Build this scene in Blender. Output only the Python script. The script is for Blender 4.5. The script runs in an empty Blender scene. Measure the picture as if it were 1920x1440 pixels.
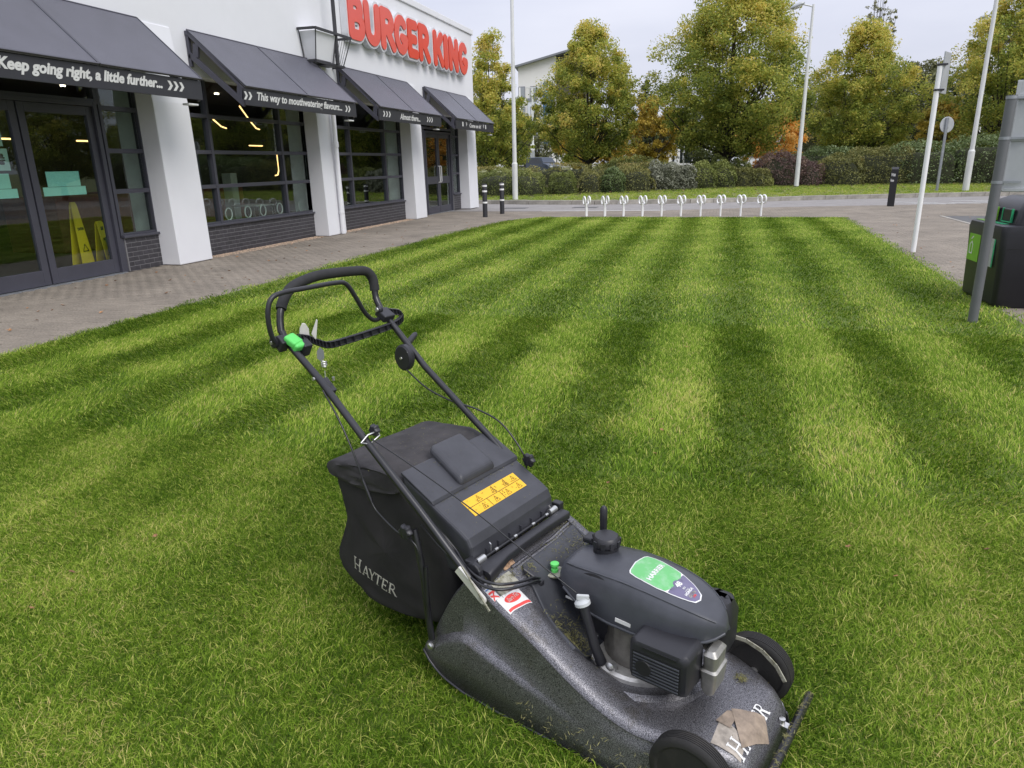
import bpy, bmesh, math, random
import numpy as np
from mathutils import Vector, Matrix
from mathutils.geometry import tessellate_polygon
S = bpy.context.scene
COL = S.collection
PI = math.pi
R = math.radians
# ------------------------------------------------------------------ camera
EYE = 1.6
RW = np.array([[0.96076621, 0.06416006, -0.26983657], [0.276664, -0.29054472, 0.9159917], [-0.01962951, -0.95470794, -0.29689632]])
FPX = 1331.0
cam_d = bpy.data.cameras.new('camera'); cam = bpy.data.objects.new('camera', cam_d); COL.objects.link(cam)
cam_d.sensor_width = 36; cam_d.lens = FPX / 1920 * 36; cam_d.clip_start = 0.05; cam_d.clip_end = 3000
cam.matrix_world = Matrix(((RW[0][0], -RW[0][1], -RW[0][2], 0), (RW[1][0], -RW[1][1], -RW[1][2], 0), (RW[2][0], -RW[2][1], -RW[2][2], EYE), (0, 0, 0, 1)))
S.camera = cam
# ------------------------------------------------------------------ sky, sun, exposure
SUN_EL, SUN_AZ = 46, 122      # azimuth measured from +Y towards +X
w = bpy.data.worlds.new('World'); S.world = w; w.use_nodes = True
nt = w.node_tree; nt.nodes.clear()
def WN(t): return nt.nodes.new(t)
sky = WN('ShaderNodeTexSky'); sky.sky_type = 'NISHITA'; sky.sun_disc = False
sky.sun_elevation = R(SUN_EL); sky.sun_rotation = R(SUN_AZ); sky.dust_density = 2.0
tc = WN('ShaderNodeTexCoord')
mp = WN('ShaderNodeMapping'); mp.inputs['Scale'].default_value = (1.2, 1.2, 4.5)
nt.links.new(tc.outputs['Generated'], mp.inputs['Vector'])
nz = WN('ShaderNodeTexNoise'); nz.inputs['Scale'].default_value = 1.7; nz.inputs['Detail'].default_value = 5; nz.inputs['Roughness'].default_value = .5
nt.links.new(mp.outputs[0], nz.inputs['Vector'])
cr = WN('ShaderNodeValToRGB'); cr.color_ramp.elements[0].position = .3; cr.color_ramp.elements[1].position = .7
cr.color_ramp.elements[0].color = (.76, .78, .83, 1); cr.color_ramp.elements[1].color = (1, 1, 1.0, 1)
nt.links.new(nz.outputs['Fac'], cr.inputs['Fac'])
sx = WN('ShaderNodeSeparateXYZ'); nt.links.new(tc.outputs['Generated'], sx.inputs[0])
mr = WN('ShaderNodeMapRange'); mr.inputs['From Min'].default_value = 0; mr.inputs['From Max'].default_value = 1
mr.inputs['To Min'].default_value = 1.0; mr.inputs['To Max'].default_value = 2.05
nt.links.new(sx.outputs['Z'], mr.inputs['Value'])
base = WN('ShaderNodeVectorMath'); base.operation = 'SCALE'; base.inputs[0].default_value = (5.6, 5.7, 6.45)
nt.links.new(mr.outputs[0], base.inputs['Scale'])
mu = WN('ShaderNodeVectorMath'); mu.operation = 'MULTIPLY'
nt.links.new(base.outputs[0], mu.inputs[0]); nt.links.new(cr.outputs['Color'], mu.inputs[1])
mx = WN('ShaderNodeMixRGB'); mx.inputs['Fac'].default_value = .93
nt.links.new(sky.outputs[0], mx.inputs[1]); nt.links.new(mu.outputs[0], mx.inputs[2])
bg = WN('ShaderNodeBackground'); bg.inputs['Strength'].default_value = .1
nt.links.new(mx.outputs[0], bg.inputs['Color'])
wo = WN('ShaderNodeOutputWorld'); nt.links.new(bg.outputs[0], wo.inputs[0])
sun_d = bpy.data.lights.new('sun', 'SUN'); sun = bpy.data.objects.new('sun', sun_d); COL.objects.link(sun)
sun_d.energy = 1.5; sun_d.angle = R(32); sun_d.color = (1, .97, .93)
dv = Vector((math.sin(R(SUN_AZ)) * math.cos(R(SUN_EL)), math.cos(R(SUN_AZ)) * math.cos(R(SUN_EL)), math.sin(R(SUN_EL))))
sun.rotation_euler = dv.to_track_quat('Z', 'Y').to_euler()
S.view_settings.view_transform = 'Standard'; S.view_settings.look = 'None'; S.view_settings.exposure = 0.45; S.view_settings.gamma = 1
S.view_settings.use_curve_mapping = False
S.render.engine = 'CYCLES'
S.cycles.max_bounces = 6; S.cycles.transparent_max_bounces = 12; S.cycles.diffuse_bounces = 3; S.cycles.glossy_bounces = 3
S.cycles.use_denoising = True
# ------------------------------------------------------------------ helpers: materials
MATS = {}
def newmat(name):
    m = bpy.data.materials.new(name); m.use_nodes = True; MATS[name] = m
    n = m.node_tree; n.nodes.clear()
    o = n.nodes.new('ShaderNodeOutputMaterial'); b = n.nodes.new('ShaderNodeBsdfPrincipled'); n.links.new(b.outputs[0], o.inputs[0])
    return m, n, b, o
def c4(c): return (c[0], c[1], c[2], 1)
def mat(name, col, rough=.6, metal=0.0, var=.12, scale=6.0, bump=0.0, bscale=60.0, col2=None, rand=0.0, thresh=None, spec=.5, coat=0.0, emit=None, space='Object', grain=None, stretch=None, dist=.002):
    m, n, b, o = newmat(name)
    L = n.links.new
    if space == 'World': t = n.nodes.new('ShaderNodeNewGeometry'); vec = t.outputs['Position']
    else: t = n.nodes.new('ShaderNodeTexCoord'); vec = t.outputs[space]
    if stretch:
        q = n.nodes.new('ShaderNodeMapping'); q.inputs['Scale'].default_value = stretch; L(vec, q.inputs['Vector']); vec = q.outputs[0]
    nz = n.nodes.new('ShaderNodeTexNoise'); nz.inputs['Scale'].default_value = scale; nz.inputs['Detail'].default_value = 6; nz.inputs['Roughness'].default_value = .62
    L(vec, nz.inputs['Vector'])
    r = n.nodes.new('ShaderNodeValToRGB'); e = r.color_ramp.elements
    lo, hi = thresh if thresh else (.3, .7)
    e[0].position = lo; e[1].position = hi
    c2 = col2 if col2 else tuple(min(1, x * (1 + var)) for x in col)
    c1 = col if col2 else tuple(x * (1 - var) for x in col)
    e[0].color = c4(c1); e[1].color = c4(c2)
    L(nz.outputs['Fac'], r.inputs['Fac'])
    out = r.outputs['Color']
    if grain:
        gn = n.nodes.new('ShaderNodeTexNoise'); gn.inputs['Scale'].default_value = grain[0]; gn.inputs['Detail'].default_value = 3; L(vec, gn.inputs['Vector'])
        gm = n.nodes.new('ShaderNodeMapRange'); gm.inputs['From Min'].default_value = .3; gm.inputs['From Max'].default_value = .7; gm.inputs['To Min'].default_value = 1 - grain[1]; gm.inputs['To Max'].default_value = 1 + grain[1]; L(gn.outputs['Fac'], gm.inputs['Value'])
        gv = n.nodes.new('ShaderNodeVectorMath'); gv.operation = 'SCALE'; L(out, gv.inputs[0]); L(gm.outputs[0], gv.inputs['Scale']); out = gv.outputs[0]
    if rand:
        g = n.nodes.new('ShaderNodeNewGeometry'); oi = n.nodes.new('ShaderNodeObjectInfo')
        a = n.nodes.new('ShaderNodeMath'); a.operation = 'ADD'; L(g.outputs['Random Per Island'], a.inputs[0]); L(oi.outputs['Random'], a.inputs[1])
        f = n.nodes.new('ShaderNodeMath'); f.operation = 'FRACT'; L(a.outputs[0], f.inputs[0])
        mr = n.nodes.new('ShaderNodeMapRange'); mr.inputs['To Min'].default_value = 1 - rand; mr.inputs['To Max'].default_value = 1 + rand
        L(f.outputs[0], mr.inputs['Value'])
        v = n.nodes.new('ShaderNodeVectorMath'); v.operation = 'SCALE'; L(out, v.inputs[0]); L(mr.outputs[0], v.inputs['Scale']); out = v.outputs[0]
    L(out, b.inputs['Base Color'])
    b.inputs['Roughness'].default_value = rough; b.inputs['Metallic'].default_value = metal
    b.inputs['Specular IOR Level'].default_value = spec
    if coat: b.inputs['Coat Weight'].default_value = coat; b.inputs['Coat Roughness'].default_value = .25
    if emit:
        b.inputs['Emission Color'].default_value = c4(emit[0]); b.inputs['Emission Strength'].default_value = emit[1]
    if bump:
        n2 = n.nodes.new('ShaderNodeTexNoise'); n2.inputs['Scale'].default_value = bscale; n2.inputs['Detail'].default_value = 4; L(vec, n2.inputs['Vector'])
        bp = n.nodes.new('ShaderNodeBump'); bp.inputs['Strength'].default_value = bump; bp.inputs['Distance'].default_value = dist
        L(n2.outputs['Fac'], bp.inputs['Height']); L(bp.outputs[0], b.inputs['Normal'])
    return m
def leafmat(name, cols, trans=.35, rough=.55):
    """foliage / grass: colour chosen per leaf from the point attribute 'tint' (0..1)"""
    m, n, b, o = newmat(name); L = n.links.new
    a = n.nodes.new('ShaderNodeAttribute'); a.attribute_name = 'tint'
    r = n.nodes.new('ShaderNodeValToRGB'); e = r.color_ramp.elements
    e[0].position = 0; e[0].color = c4(cols[0]); e[1].position = 1; e[1].color = c4(cols[-1])
    for i, c in enumerate(cols[1:-1]):
        x = e.new((i + 1) / (len(cols) - 1)); x.color = c4(c)
    L(a.outputs['Fac'], r.inputs['Fac'])
    L(r.outputs['Color'], b.inputs['Base Color']); b.inputs['Roughness'].default_value = rough; b.inputs['Specular IOR Level'].default_value = .3
    tr = n.nodes.new('ShaderNodeBsdfTranslucent'); L(r.outputs['Color'], tr.inputs['Color'])
    ms = n.nodes.new('ShaderNodeMixShader'); ms.inputs[0].default_value = trans
    L(b.outputs[0], ms.inputs[1]); L(tr.outputs[0], ms.inputs[2]); L(ms.outputs[0], o.inputs[0])
    return m
def glassmat(name, tint=(.55, .62, .58), refl=1.0, rough=.0):
    m, n, b, o = newmat(name); L = n.links.new
    n.nodes.remove(b)
    t = n.nodes.new('ShaderNodeBsdfTransparent'); t.inputs['Color'].default_value = c4(tint)
    g = n.nodes.new('ShaderNodeBsdfGlossy'); g.inputs['Roughness'].default_value = rough; g.inputs['Color'].default_value = (.95, 1, .98, 1)
    ge = n.nodes.new('ShaderNodeNewGeometry'); dt = n.nodes.new('ShaderNodeVectorMath'); dt.operation = 'DOT_PRODUCT'; L(ge.outputs['Incoming'], dt.inputs[0]); L(ge.outputs['Normal'], dt.inputs[1])
    ab = n.nodes.new('ShaderNodeMath'); ab.operation = 'ABSOLUTE'; L(dt.outputs['Value'], ab.inputs[0])
    iv = n.nodes.new('ShaderNodeMath'); iv.operation = 'SUBTRACT'; iv.inputs[0].default_value = 1; L(ab.outputs[0], iv.inputs[1])
    pw = n.nodes.new('ShaderNodeMath'); pw.operation = 'POWER'; pw.inputs[1].default_value = 3.6; L(iv.outputs[0], pw.inputs[0])
    k = n.nodes.new('ShaderNodeMath'); k.operation = 'MULTIPLY_ADD'; k.inputs[1].default_value = refl; k.inputs[2].default_value = .05; k.use_clamp = True
    L(pw.outputs[0], k.inputs[0])
    x = n.nodes.new('ShaderNodeMixShader'); L(k.outputs[0], x.inputs[0]); L(t.outputs[0], x.inputs[1]); L(g.outputs[0], x.inputs[2]); L(x.outputs[0], o.inputs[0])
    return m
# ------------------------------------------------------------------ helpers: objects
def tag(o, label=None, cat=None, group=None, kind=None):
    if label: o['label'] = label
    if cat: o['category'] = cat
    if group: o['group'] = group
    if kind: o['kind'] = kind
    return o
def empty(name, loc=(0, 0, 0), rz=0, label=None, cat=None, group=None, kind=None):
    o = bpy.data.objects.new(name, None); COL.objects.link(o); o.location = loc; o.rotation_euler = (0, 0, rz)
    o.empty_display_size = .1
    return tag(o, label, cat, group, kind)
class MB:
    def __init__(s): s.v = []; s.f = []
    def add(s, vs, fs):
        k = len(s.v); s.v += [tuple(p) for p in vs]; s.f += [tuple(i + k for i in f) for f in fs]; return s
    def box(s, c, d, rot=None):
        x, y, z = d[0] / 2, d[1] / 2, d[2] / 2
        p = [Vector(q) for q in ((-x, -y, -z), (x, -y, -z), (x, y, -z), (-x, y, -z), (-x, -y, z), (x, -y, z), (x, y, z), (-x, y, z))]
        if rot is not None: p = [rot @ q for q in p]
        c = Vector(c)
        return s.add([c + q for q in p], [(3, 2, 1, 0), (4, 5, 6, 7), (0, 1, 5, 4), (1, 2, 6, 5), (2, 3, 7, 6), (3, 0, 4, 7)])
    def bx(s, x0, x1, y0, y1, z0, z1): return s.box(((x0 + x1) / 2, (y0 + y1) / 2, (z0 + z1) / 2), (abs(x1 - x0), abs(y1 - y0), abs(z1 - z0)))
    def bar(s, a, b, wd, th, up=(0, 0, 1)):
        """a rectangular bar from a to b: wd across, th along 'up'"""
        a, b = Vector(a), Vector(b); d = (b - a); L = d.length; d.normalize(); sd = d.cross(Vector(up)).normalized(); u = sd.cross(d)
        return s.box((a + b) / 2, (L, wd, th), Matrix((d, sd, u)).transposed())
    def tube(s, pts, r, n=10, caps=True, closed=False):
        pts = [Vector(p) for p in pts]; m = len(pts); rs = r if isinstance(r, (list, tuple)) else [r] * m
        rings = []; prev = None
        for i, p in enumerate(pts):
            if closed: t = (pts[(i + 1) % m] - pts[i - 1])
            else: t = (pts[min(i + 1, m - 1)] - pts[max(i - 1, 0)])
            t.normalize()
            if prev is None:
                a = Vector((0, 0, 1)) if abs(t.z) < .9 else Vector((1, 0, 0)); u = t.cross(a).normalized()
            else:
                u = prev - t * prev.dot(t)
                u = u.normalized() if u.length > 1e-6 else t.orthogonal().normalized()
            prev = u; v = t.cross(u)
            rings.append([p + (u * math.cos(2 * PI * k / n) + v * math.sin(2 * PI * k / n)) * rs[i] for k in range(n)])
        vs = [q for g in rings for q in g]; fs = []
        for i in range(m if closed else m - 1):
            j = (i + 1) % m
            for k in range(n): fs.append((i * n + k, i * n + (k + 1) % n, j * n + (k + 1) % n, j * n + k))
        if caps and not closed: fs.append(tuple(range(n))[::-1]); fs.append(tuple((m - 1) * n + k for k in range(n)))
        return s.add(vs, fs)
    def lathe(s, prof, n=24, M=None, caps=True):
        """prof: (r, z) pairs round the z axis"""
        M = M or Matrix(); vs = []; fs = []
        for r, z in prof:
            for k in range(n): vs.append(M @ Vector((r * math.cos(2 * PI * k / n), r * math.sin(2 * PI * k / n), z)))
        for i in range(len(prof) - 1):
            for k in range(n): fs.append((i * n + k, i * n + (k + 1) % n, (i + 1) * n + (k + 1) % n, (i + 1) * n + k))
        if caps: fs.append(tuple(range(n))[::-1]); fs.append(tuple((len(prof) - 1) * n + k for k in range(n)))
        return s.add(vs, fs)
    def prism(s, poly, h, M=None, z0=0.0):
        """poly in local xy, extruded z0..z0+h"""
        M = M or Matrix(); n = len(poly)
        vs = [M @ Vector((p[0], p[1], z0)) for p in poly] + [M @ Vector((p[0], p[1], z0 + h)) for p in poly]
        fs = [tuple(range(n))[::-1], tuple(range(n, 2 * n))] + [(i, (i + 1) % n, n + (i + 1) % n, n + i) for i in range(n)]
        return s.add(vs, fs)
    def loft(s, rings, caps=True, closed=True):
        n = len(rings[0]); vs = [p for g in rings for p in g]; fs = []
        for i in range(len(rings) - 1):
            for k in range(n if closed else n - 1): fs.append((i * n + k, i * n + (k + 1) % n, (i + 1) * n + (k + 1) % n, (i + 1) * n + k))
        if caps: fs.append(tuple(range(n))[::-1]); fs.append(tuple((len(rings) - 1) * n + k for k in range(n)))
        return s.add(vs, fs)
    def mesh(s, name, m, smooth=None):
        me = bpy.data.meshes.new(name); me.from_pydata([tuple(v) for v in s.v], [], s.f); me.validate()
        bm = bmesh.new(); bm.from_mesh(me); bmesh.ops.recalc_face_normals(bm, faces=bm.faces); bm.to_mesh(me); bm.free()
        if m: me.materials.append(MATS[m] if isinstance(m, str) else m)
        if smooth is not None:
            me.shade_smooth(); me.set_sharp_from_angle(angle=R(smooth))
        return me
    def obj(s, name, m, parent=None, smooth=None, bevel=0, seg=2, label=None, cat=None, group=None, kind=None, sub=0):
        o = bpy.data.objects.new(name, s.mesh(name, m, smooth)); COL.objects.link(o); o.parent = parent
        if bevel:
            b = o.modifiers.new('bevel', 'BEVEL'); b.width = bevel; b.segments = seg; b.limit_method = 'ANGLE'; b.angle_limit = R(40); b.harden_normals = False
        if sub:
            b = o.modifiers.new('sub', 'SUBSURF'); b.levels = sub; b.render_levels = sub
        return tag(o, label, cat, group, kind)
def link_copy(o, parent=None, **kw):
    c = o.copy(); COL.objects.link(c); c.parent = parent
    for ch in o.children: link_copy(ch, c)
    for k, v in kw.items():
        if k == 'loc': c.location = v
        elif k == 'rz': c.rotation_euler = (0, 0, v)
        elif k == 'scale': c.scale = v
        else: c[k] = v
    return c
def frameM(o, x, y, z=None):
    """matrix whose local x,y axes are the given world vectors"""
    x = Vector(x).normalized(); y = Vector(y); y = (y - x * y.dot(x)).normalized(); z = x.cross(y)
    M = Matrix((x, y, z)).transposed().to_4x4(); M.translation = Vector(o); return M
def grid_mesh(name, xs, ys, zf, m, parent=None, **kw):
    b = MB(); nx, ny = len(xs), len(ys)
    b.v = [(x, y, zf(x, y)) for y in ys for x in xs]
    b.f = [(j * nx + i, j * nx + i + 1, (j + 1) * nx + i + 1, (j + 1) * nx + i) for j in range(ny - 1) for i in range(nx - 1)]
    return b.obj(name, m, parent, **kw)
def np_mesh(name, verts, quads, m, tint=None):
    me = bpy.data.meshes.new(name); nv, nf = len(verts), len(quads)
    me.vertices.add(nv); me.vertices.foreach_set('co', np.asarray(verts, np.float32).ravel())
    k = quads.shape[1]
    me.loops.add(nf * k); me.loops.foreach_set('vertex_index', quads.astype(np.int32).ravel())
    me.polygons.add(nf); me.polygons.foreach_set('loop_start', np.arange(0, nf * k, k, dtype=np.int32)); me.polygons.foreach_set('loop_total', np.full(nf, k, np.int32))
    me.update(calc_edges=True)
    if tint is not None:
        a = me.attributes.new('tint', 'FLOAT', 'POINT'); a.data.foreach_set('value', tint.astype(np.float32))
    me.materials.append(MATS[m]); return me
# ------------------------------------------------------------------ helpers: lettering
def text_mesh(txt, size=1.0, bold=0.0, shear=0.0, ext=.001, mat_=None, align='LEFT', spacing=1.0, xs=1.0):
    cu = bpy.data.curves.new('lettering', 'FONT'); cu.body = txt; cu.size = size; cu.offset = bold; cu.shear = shear; cu.extrude = ext; cu.align_x = align; cu.space_character = spacing
    cu.resolution_u = 3
    o = bpy.data.objects.new('lettering', cu); COL.objects.link(o)
    bpy.context.view_layer.update()
    me = bpy.data.meshes.new_from_object(o.evaluated_get(bpy.context.evaluated_depsgraph_get()))
    bpy.data.objects.remove(o); me.name = 'lettering'
    if xs != 1: me.transform(Matrix.Diagonal((xs, 1, 1, 1)))
    me.materials.clear()
    if mat_: me.materials.append(MATS[mat_])
    return me
def text_obj(name, txt, M, parent, mat_, fit=None, **kw):
    """fit=(width,height): rescales the lettering to that size; M: local x along the line, y up"""
    me = text_mesh(txt, mat_=mat_, **kw)
    if fit:
        co = np.empty(len(me.vertices) * 3); me.vertices.foreach_get('co', co); co = co.reshape(-1, 3)
        lo, hi = co.min(0), co.max(0); sx = fit[0] / (hi[0] - lo[0]); sy = fit[1] / (hi[1] - lo[1]) if fit[1] else sx
        me.transform(Matrix.Diagonal((sx, sy, 1, 1)) @ Matrix.Translation((-lo[0], -lo[1], 0)))
    me.transform(M)
    o = bpy.data.objects.new(name, me); COL.objects.link(o); o.parent = parent; return o
def arc(cx, cy, rx, ry, a0, a1, n=10):
    return [(cx + rx * math.cos(R(a0 + (a1 - a0) * i / n)), cy + ry * math.sin(R(a0 + (a1 - a0) * i / n))) for i in range(n + 1)]
def contour(strokes, res=.02, grow=0.0, pad=.35):
    """union of round strokes [(points, radius)] -> closed outlines, by marching squares on the distance field"""
    pts = np.array([p for s in strokes for p in s[0]]); lo = pts.min(0) - pad; hi = pts.max(0) + pad
    xs = np.arange(lo[0], hi[0], res); ys = np.arange(lo[1], hi[1], res); X, Y = np.meshgrid(xs, ys); D = np.full(X.shape, 9.)
    for s in strokes:
        P, r = s[0], s[1]
        for a, b in zip(P[:-1], P[1:]):
            ax, ay = a; dx, dy = b[0] - ax, b[1] - ay; L = dx * dx + dy * dy + 1e-12
            t = ((X - ax) * dx + (Y - ay) * dy) / L
            if len(s) > 2:   # flat ended
                L_ = math.sqrt(L); along = np.maximum(-t, t - 1) * L_; ac = np.abs((X - ax) * dy - (Y - ay) * dx) / L_ - r
                d = np.maximum(along, ac)
            else:
                t = np.clip(t, 0, 1); d = np.hypot(X - ax - t * dx, Y - ay - t * dy) - r
            D = np.minimum(D, d)
    D = D - grow
    ny, nx = D.shape; seg = {}
    def ip(j0, i0, j1, i1):
        a, b = D[j0, i0], D[j1, i1]; t = a / (a - b)
        return (round(float(xs[i0] + (xs[i1] - xs[i0]) * t), 6), round(float(ys[j0] + (ys[j1] - ys[j0]) * t), 6))
    I = D < 0
    cells = np.argwhere(~((I[:-1, :-1] == I[1:, :-1]) & (I[:-1, :-1] == I[:-1, 1:]) & (I[:-1, :-1] == I[1:, 1:])))
    for j, i in cells:
        c = [(j, i), (j, i + 1), (j + 1, i + 1), (j + 1, i)]; ins = [bool(I[q]) for q in c]
        cr_ = []
        for k in range(4):
            if ins[k] != ins[(k + 1) % 4]:
                a, b = c[k], c[(k + 1) % 4]; key = min(a, b) + max(a, b); cr_.append((key, ins[k], ip(*key)))
        outs = [q for q in cr_ if q[1]]; inn = [q for q in cr_ if not q[1]]
        for q, p in zip(outs, inn): seg[q[0]] = (p[0], q[2])
    loops = []
    while seg:
        k0 = next(iter(seg)); k = k0; L = []
        while k in seg:
            nx_, p = seg.pop(k); L.append(p); k = nx_
        if len(L) > 6: loops.append(L)
    return loops
def simplify(L, tol):
    out = [L[0]]
    for i in range(1, len(L)):
        if math.hypot(L[i][0] - out[-1][0], L[i][1] - out[-1][1]) >= tol: out.append(L[i])
    return out
def glyph_mesh(loops, depth, m, M, tol=.03):
    cu = bpy.data.curves.new('glyph', 'CURVE'); cu.dimensions = '2D'; cu.fill_mode = 'BOTH'; cu.extrude = depth / 2
    for L in loops:
        L = simplify(L, tol); sp = cu.splines.new('POLY'); sp.points.add(len(L) - 1)
        for q, p in zip(sp.points, L): q.co = (p[0], p[1], 0, 1)
        sp.use_cyclic_u = True
    o = bpy.data.objects.new('glyph', cu); COL.objects.link(o); bpy.context.view_layer.update()
    me = bpy.data.meshes.new_from_object(o.evaluated_get(bpy.context.evaluated_depsgraph_get())); bpy.data.objects.remove(o)
    me.name = 'glyph'; me.transform(M); me.materials.clear(); me.materials.append(MATS[m]); return me
def split_letters(o, name='letter'):
    """one object per letter of a lettering mesh"""
    me = o.data; n = len(me.vertices); p = list(range(n))
    def fd(a):
        while p[a] != a: p[a] = p[p[a]]; a = p[a]
        return a
    for e in me.edges: p[fd(e.vertices[0])] = fd(e.vertices[1])
    co = [v.co.copy() for v in me.vertices]; ax = max(range(3), key=lambda k: max(c[k] for c in co) - min(c[k] for c in co)); G = {}
    for i in range(n): G.setdefault(fd(i), []).append(i)
    sp = sorted(([min(co[i][ax] for i in g), max(co[i][ax] for i in g), set(g)] for g in G.values()), key=lambda q: q[0]); out = []
    for s in sp:
        c = (s[0] + s[1]) / 2
        for q in out:
            if q[0] - 1e-4 <= c <= q[1] + 1e-4 or s[0] <= (q[0] + q[1]) / 2 <= s[1]: q[2] |= s[2]; q[0] = min(q[0], s[0]); q[1] = max(q[1], s[1]); break
        else: out.append([s[0], s[1], set(s[2])])
    par = o.parent; inv = o.matrix_parent_inverse.copy()
    for q in out:
        m2 = bpy.data.meshes.new(name); ix = {v: k for k, v in enumerate(sorted(q[2]))}
        m2.from_pydata([co[v] for v in ix], [], [[ix[v] for v in f.vertices] for f in me.polygons if f.vertices[0] in ix]); m2.materials.append(me.materials[0])
        c = bpy.data.objects.new(name, m2); COL.objects.link(c); c.parent = par; c.matrix_parent_inverse = inv
        for md in o.modifiers:
            w_ = c.modifiers.new(md.name, md.type)
            for at in ('target', 'wrap_method', 'wrap_mode', 'use_project_x', 'use_project_y', 'use_project_z', 'use_negative_direction', 'use_positive_direction', 'offset'): setattr(w_, at, getattr(md, at))
    bpy.data.objects.remove(o)
def mesh_obj(name, me, parent=None, **kw):
    o = bpy.data.objects.new(name, me); COL.objects.link(o); o.parent = parent; return tag(o, **kw)
# ------------------------------------------------------------------ materials
mat('render_white', (.74, .745, .77), .75, var=.022, scale=.7, grain=(2.2, .015), bump=.12, bscale=300)
mat('anthracite', (.058, .058, .075), .42, var=.08, scale=3)
mat('anthracite_dark', (.03, .03, .035), .5, var=.1)
mat('frame_black', (.012, .012, .014), .5)
mat('brick_dark', (.045, .042, .048), .6, var=.3, scale=9, rand=.15, bump=.3, bscale=120)
mat('mortar', (.20, .195, .20), .9, var=.15, scale=30)
mat('sill_grey', (.07, .07, .088), .45)
mat('paver', (.232, .200, .160), .85, var=.22, scale=1.1, rand=.06, bump=.6, bscale=140, space='World', grain=(45, .28), dist=.003)
mat('joint_sand', (.15, .13, .11), .95, var=.3, scale=20)
mat('asphalt', (.27, .255, .245), .9, var=.14, scale=1.5, grain=(30, .15), bump=.5, bscale=180)
mat('asphalt_dark', (.12, .12, .12), .9, var=.2, scale=4, bump=.5, bscale=180)
mat('road_paint', (.68, .68, .66), .7, var=.14, scale=8)
mat('kerb_concrete', (.33, .31, .27), .85, var=.28, scale=5, rand=.12, bump=.4, bscale=90)
mat('gravel', (.48, .35, .25), .8, var=.3, rand=.45, scale=20)
mat('soil', (.06, .05, .03), .95, var=.4, scale=12)
mat('white_paint', (.86, .86, .85), .4, var=.05, scale=4)
mat('white_dirty', (.66, .67, .65), .5, var=.16, scale=7, stretch=(1, 1, .2))
mat('grey_post', (.13, .135, .14), .45, var=.12, scale=3)
mat('galv', (.36, .38, .40), .42, metal=.6, var=.15, scale=10)
mat('alu_back', (.46, .48, .49), .5, metal=.3, var=.1, scale=3)
mat('black_plastic', (.022, .022, .026), .42, var=.2, scale=4, bump=.05, bscale=400)
mat('bin_black', (.016, .016, .02), .38, var=.2, scale=5, bump=.1, bscale=200)
mat('green_lime', (.18, .42, .03), .5, var=.1)
mat('green_bin', (.02, .33, .14), .5)
mat('red_sign', (.72, .045, .012), .32, var=.06, scale=1.5, coat=.3)
mat('red_sign_faded', (.74, .09, .06), .36, var=.06, scale=1.5, coat=.3)
mat('sign_return', (.62, .63, .66), .4, var=.06)
mat('fascia_print', (.62, .62, .60), .6, var=.04)
mat('fascia_black', (.03, .03, .036), .5, var=.08)
mat('mint_paper', (.30, .66, .60), .7, var=.03)
mat('mint_pale', (.42, .62, .58), .7, var=.03)
mat('yellow_plastic', (.80, .62, .03), .4, var=.06)
mat('print_black', (.012, .012, .012), .6)
mat('warm_light', (1, .7, .35), .5, emit=((1, .58, .22), 2.6))
mat('spot_light', (1, .8, .6), .5, emit=((1, .85, .65), 6.0))
mat('inside_dark', (.05, .04, .035), .8, var=.3, scale=1)
mat('inside_floor', (.10, .085, .07), .5, var=.2, scale=2)
mat('inside_red', (.22, .06, .03), .6, var=.2)
mat('inside_green', (.13, .17, .14), .7)
mat('inside_pale', (.6, .7, .66), .6)
mat('chair_white', (.62, .68, .66), .4)
mat('bark', (.045, .038, .03), .9, var=.3, scale=6, bump=.5, bscale=30)
mat('hedge_core', (.035, .04, .018), .95, var=.3, scale=3)
mat('cream_wall', (.70, .69, .67), .8, var=.04, scale=.2)
mat('pale_wall', (.60, .63, .69), .8, var=.04, scale=.2)
mat('dark_wall', (.07, .06, .065), .7, var=.2)
mat('roof_grey', (.19, .20, .22), .5)
mat('blue_sign', (.035, .11, .24), .4)
mat('sign_lightblue', (.35, .6, .85), .4)
mat('car_blue', (.02, .035, .06), .25, metal=.3, coat=.6, var=.05)
mat('car_white', (.6, .62, .64), .25, coat=.6, var=.05)
mat('car_silver', (.35, .37, .4), .3, metal=.6, coat=.5, var=.05)
mat('car_glass', (.015, .02, .025), .1, var=.1)
mat('rubber', (.014, .014, .014), .75, var=.3)
mat('lamp_glow', (.7, .7, .65), .3)
mat('headlight', (.6, .65, .7), .15)
mat('leaf_fallen', (.32, .17, .08), .8, var=.35, rand=.5, scale=30)
glassmat('glass', (.88, .93, .90), refl=.62)
glassmat('glass_door', (.90, .95, .92), refl=.5)
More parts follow.
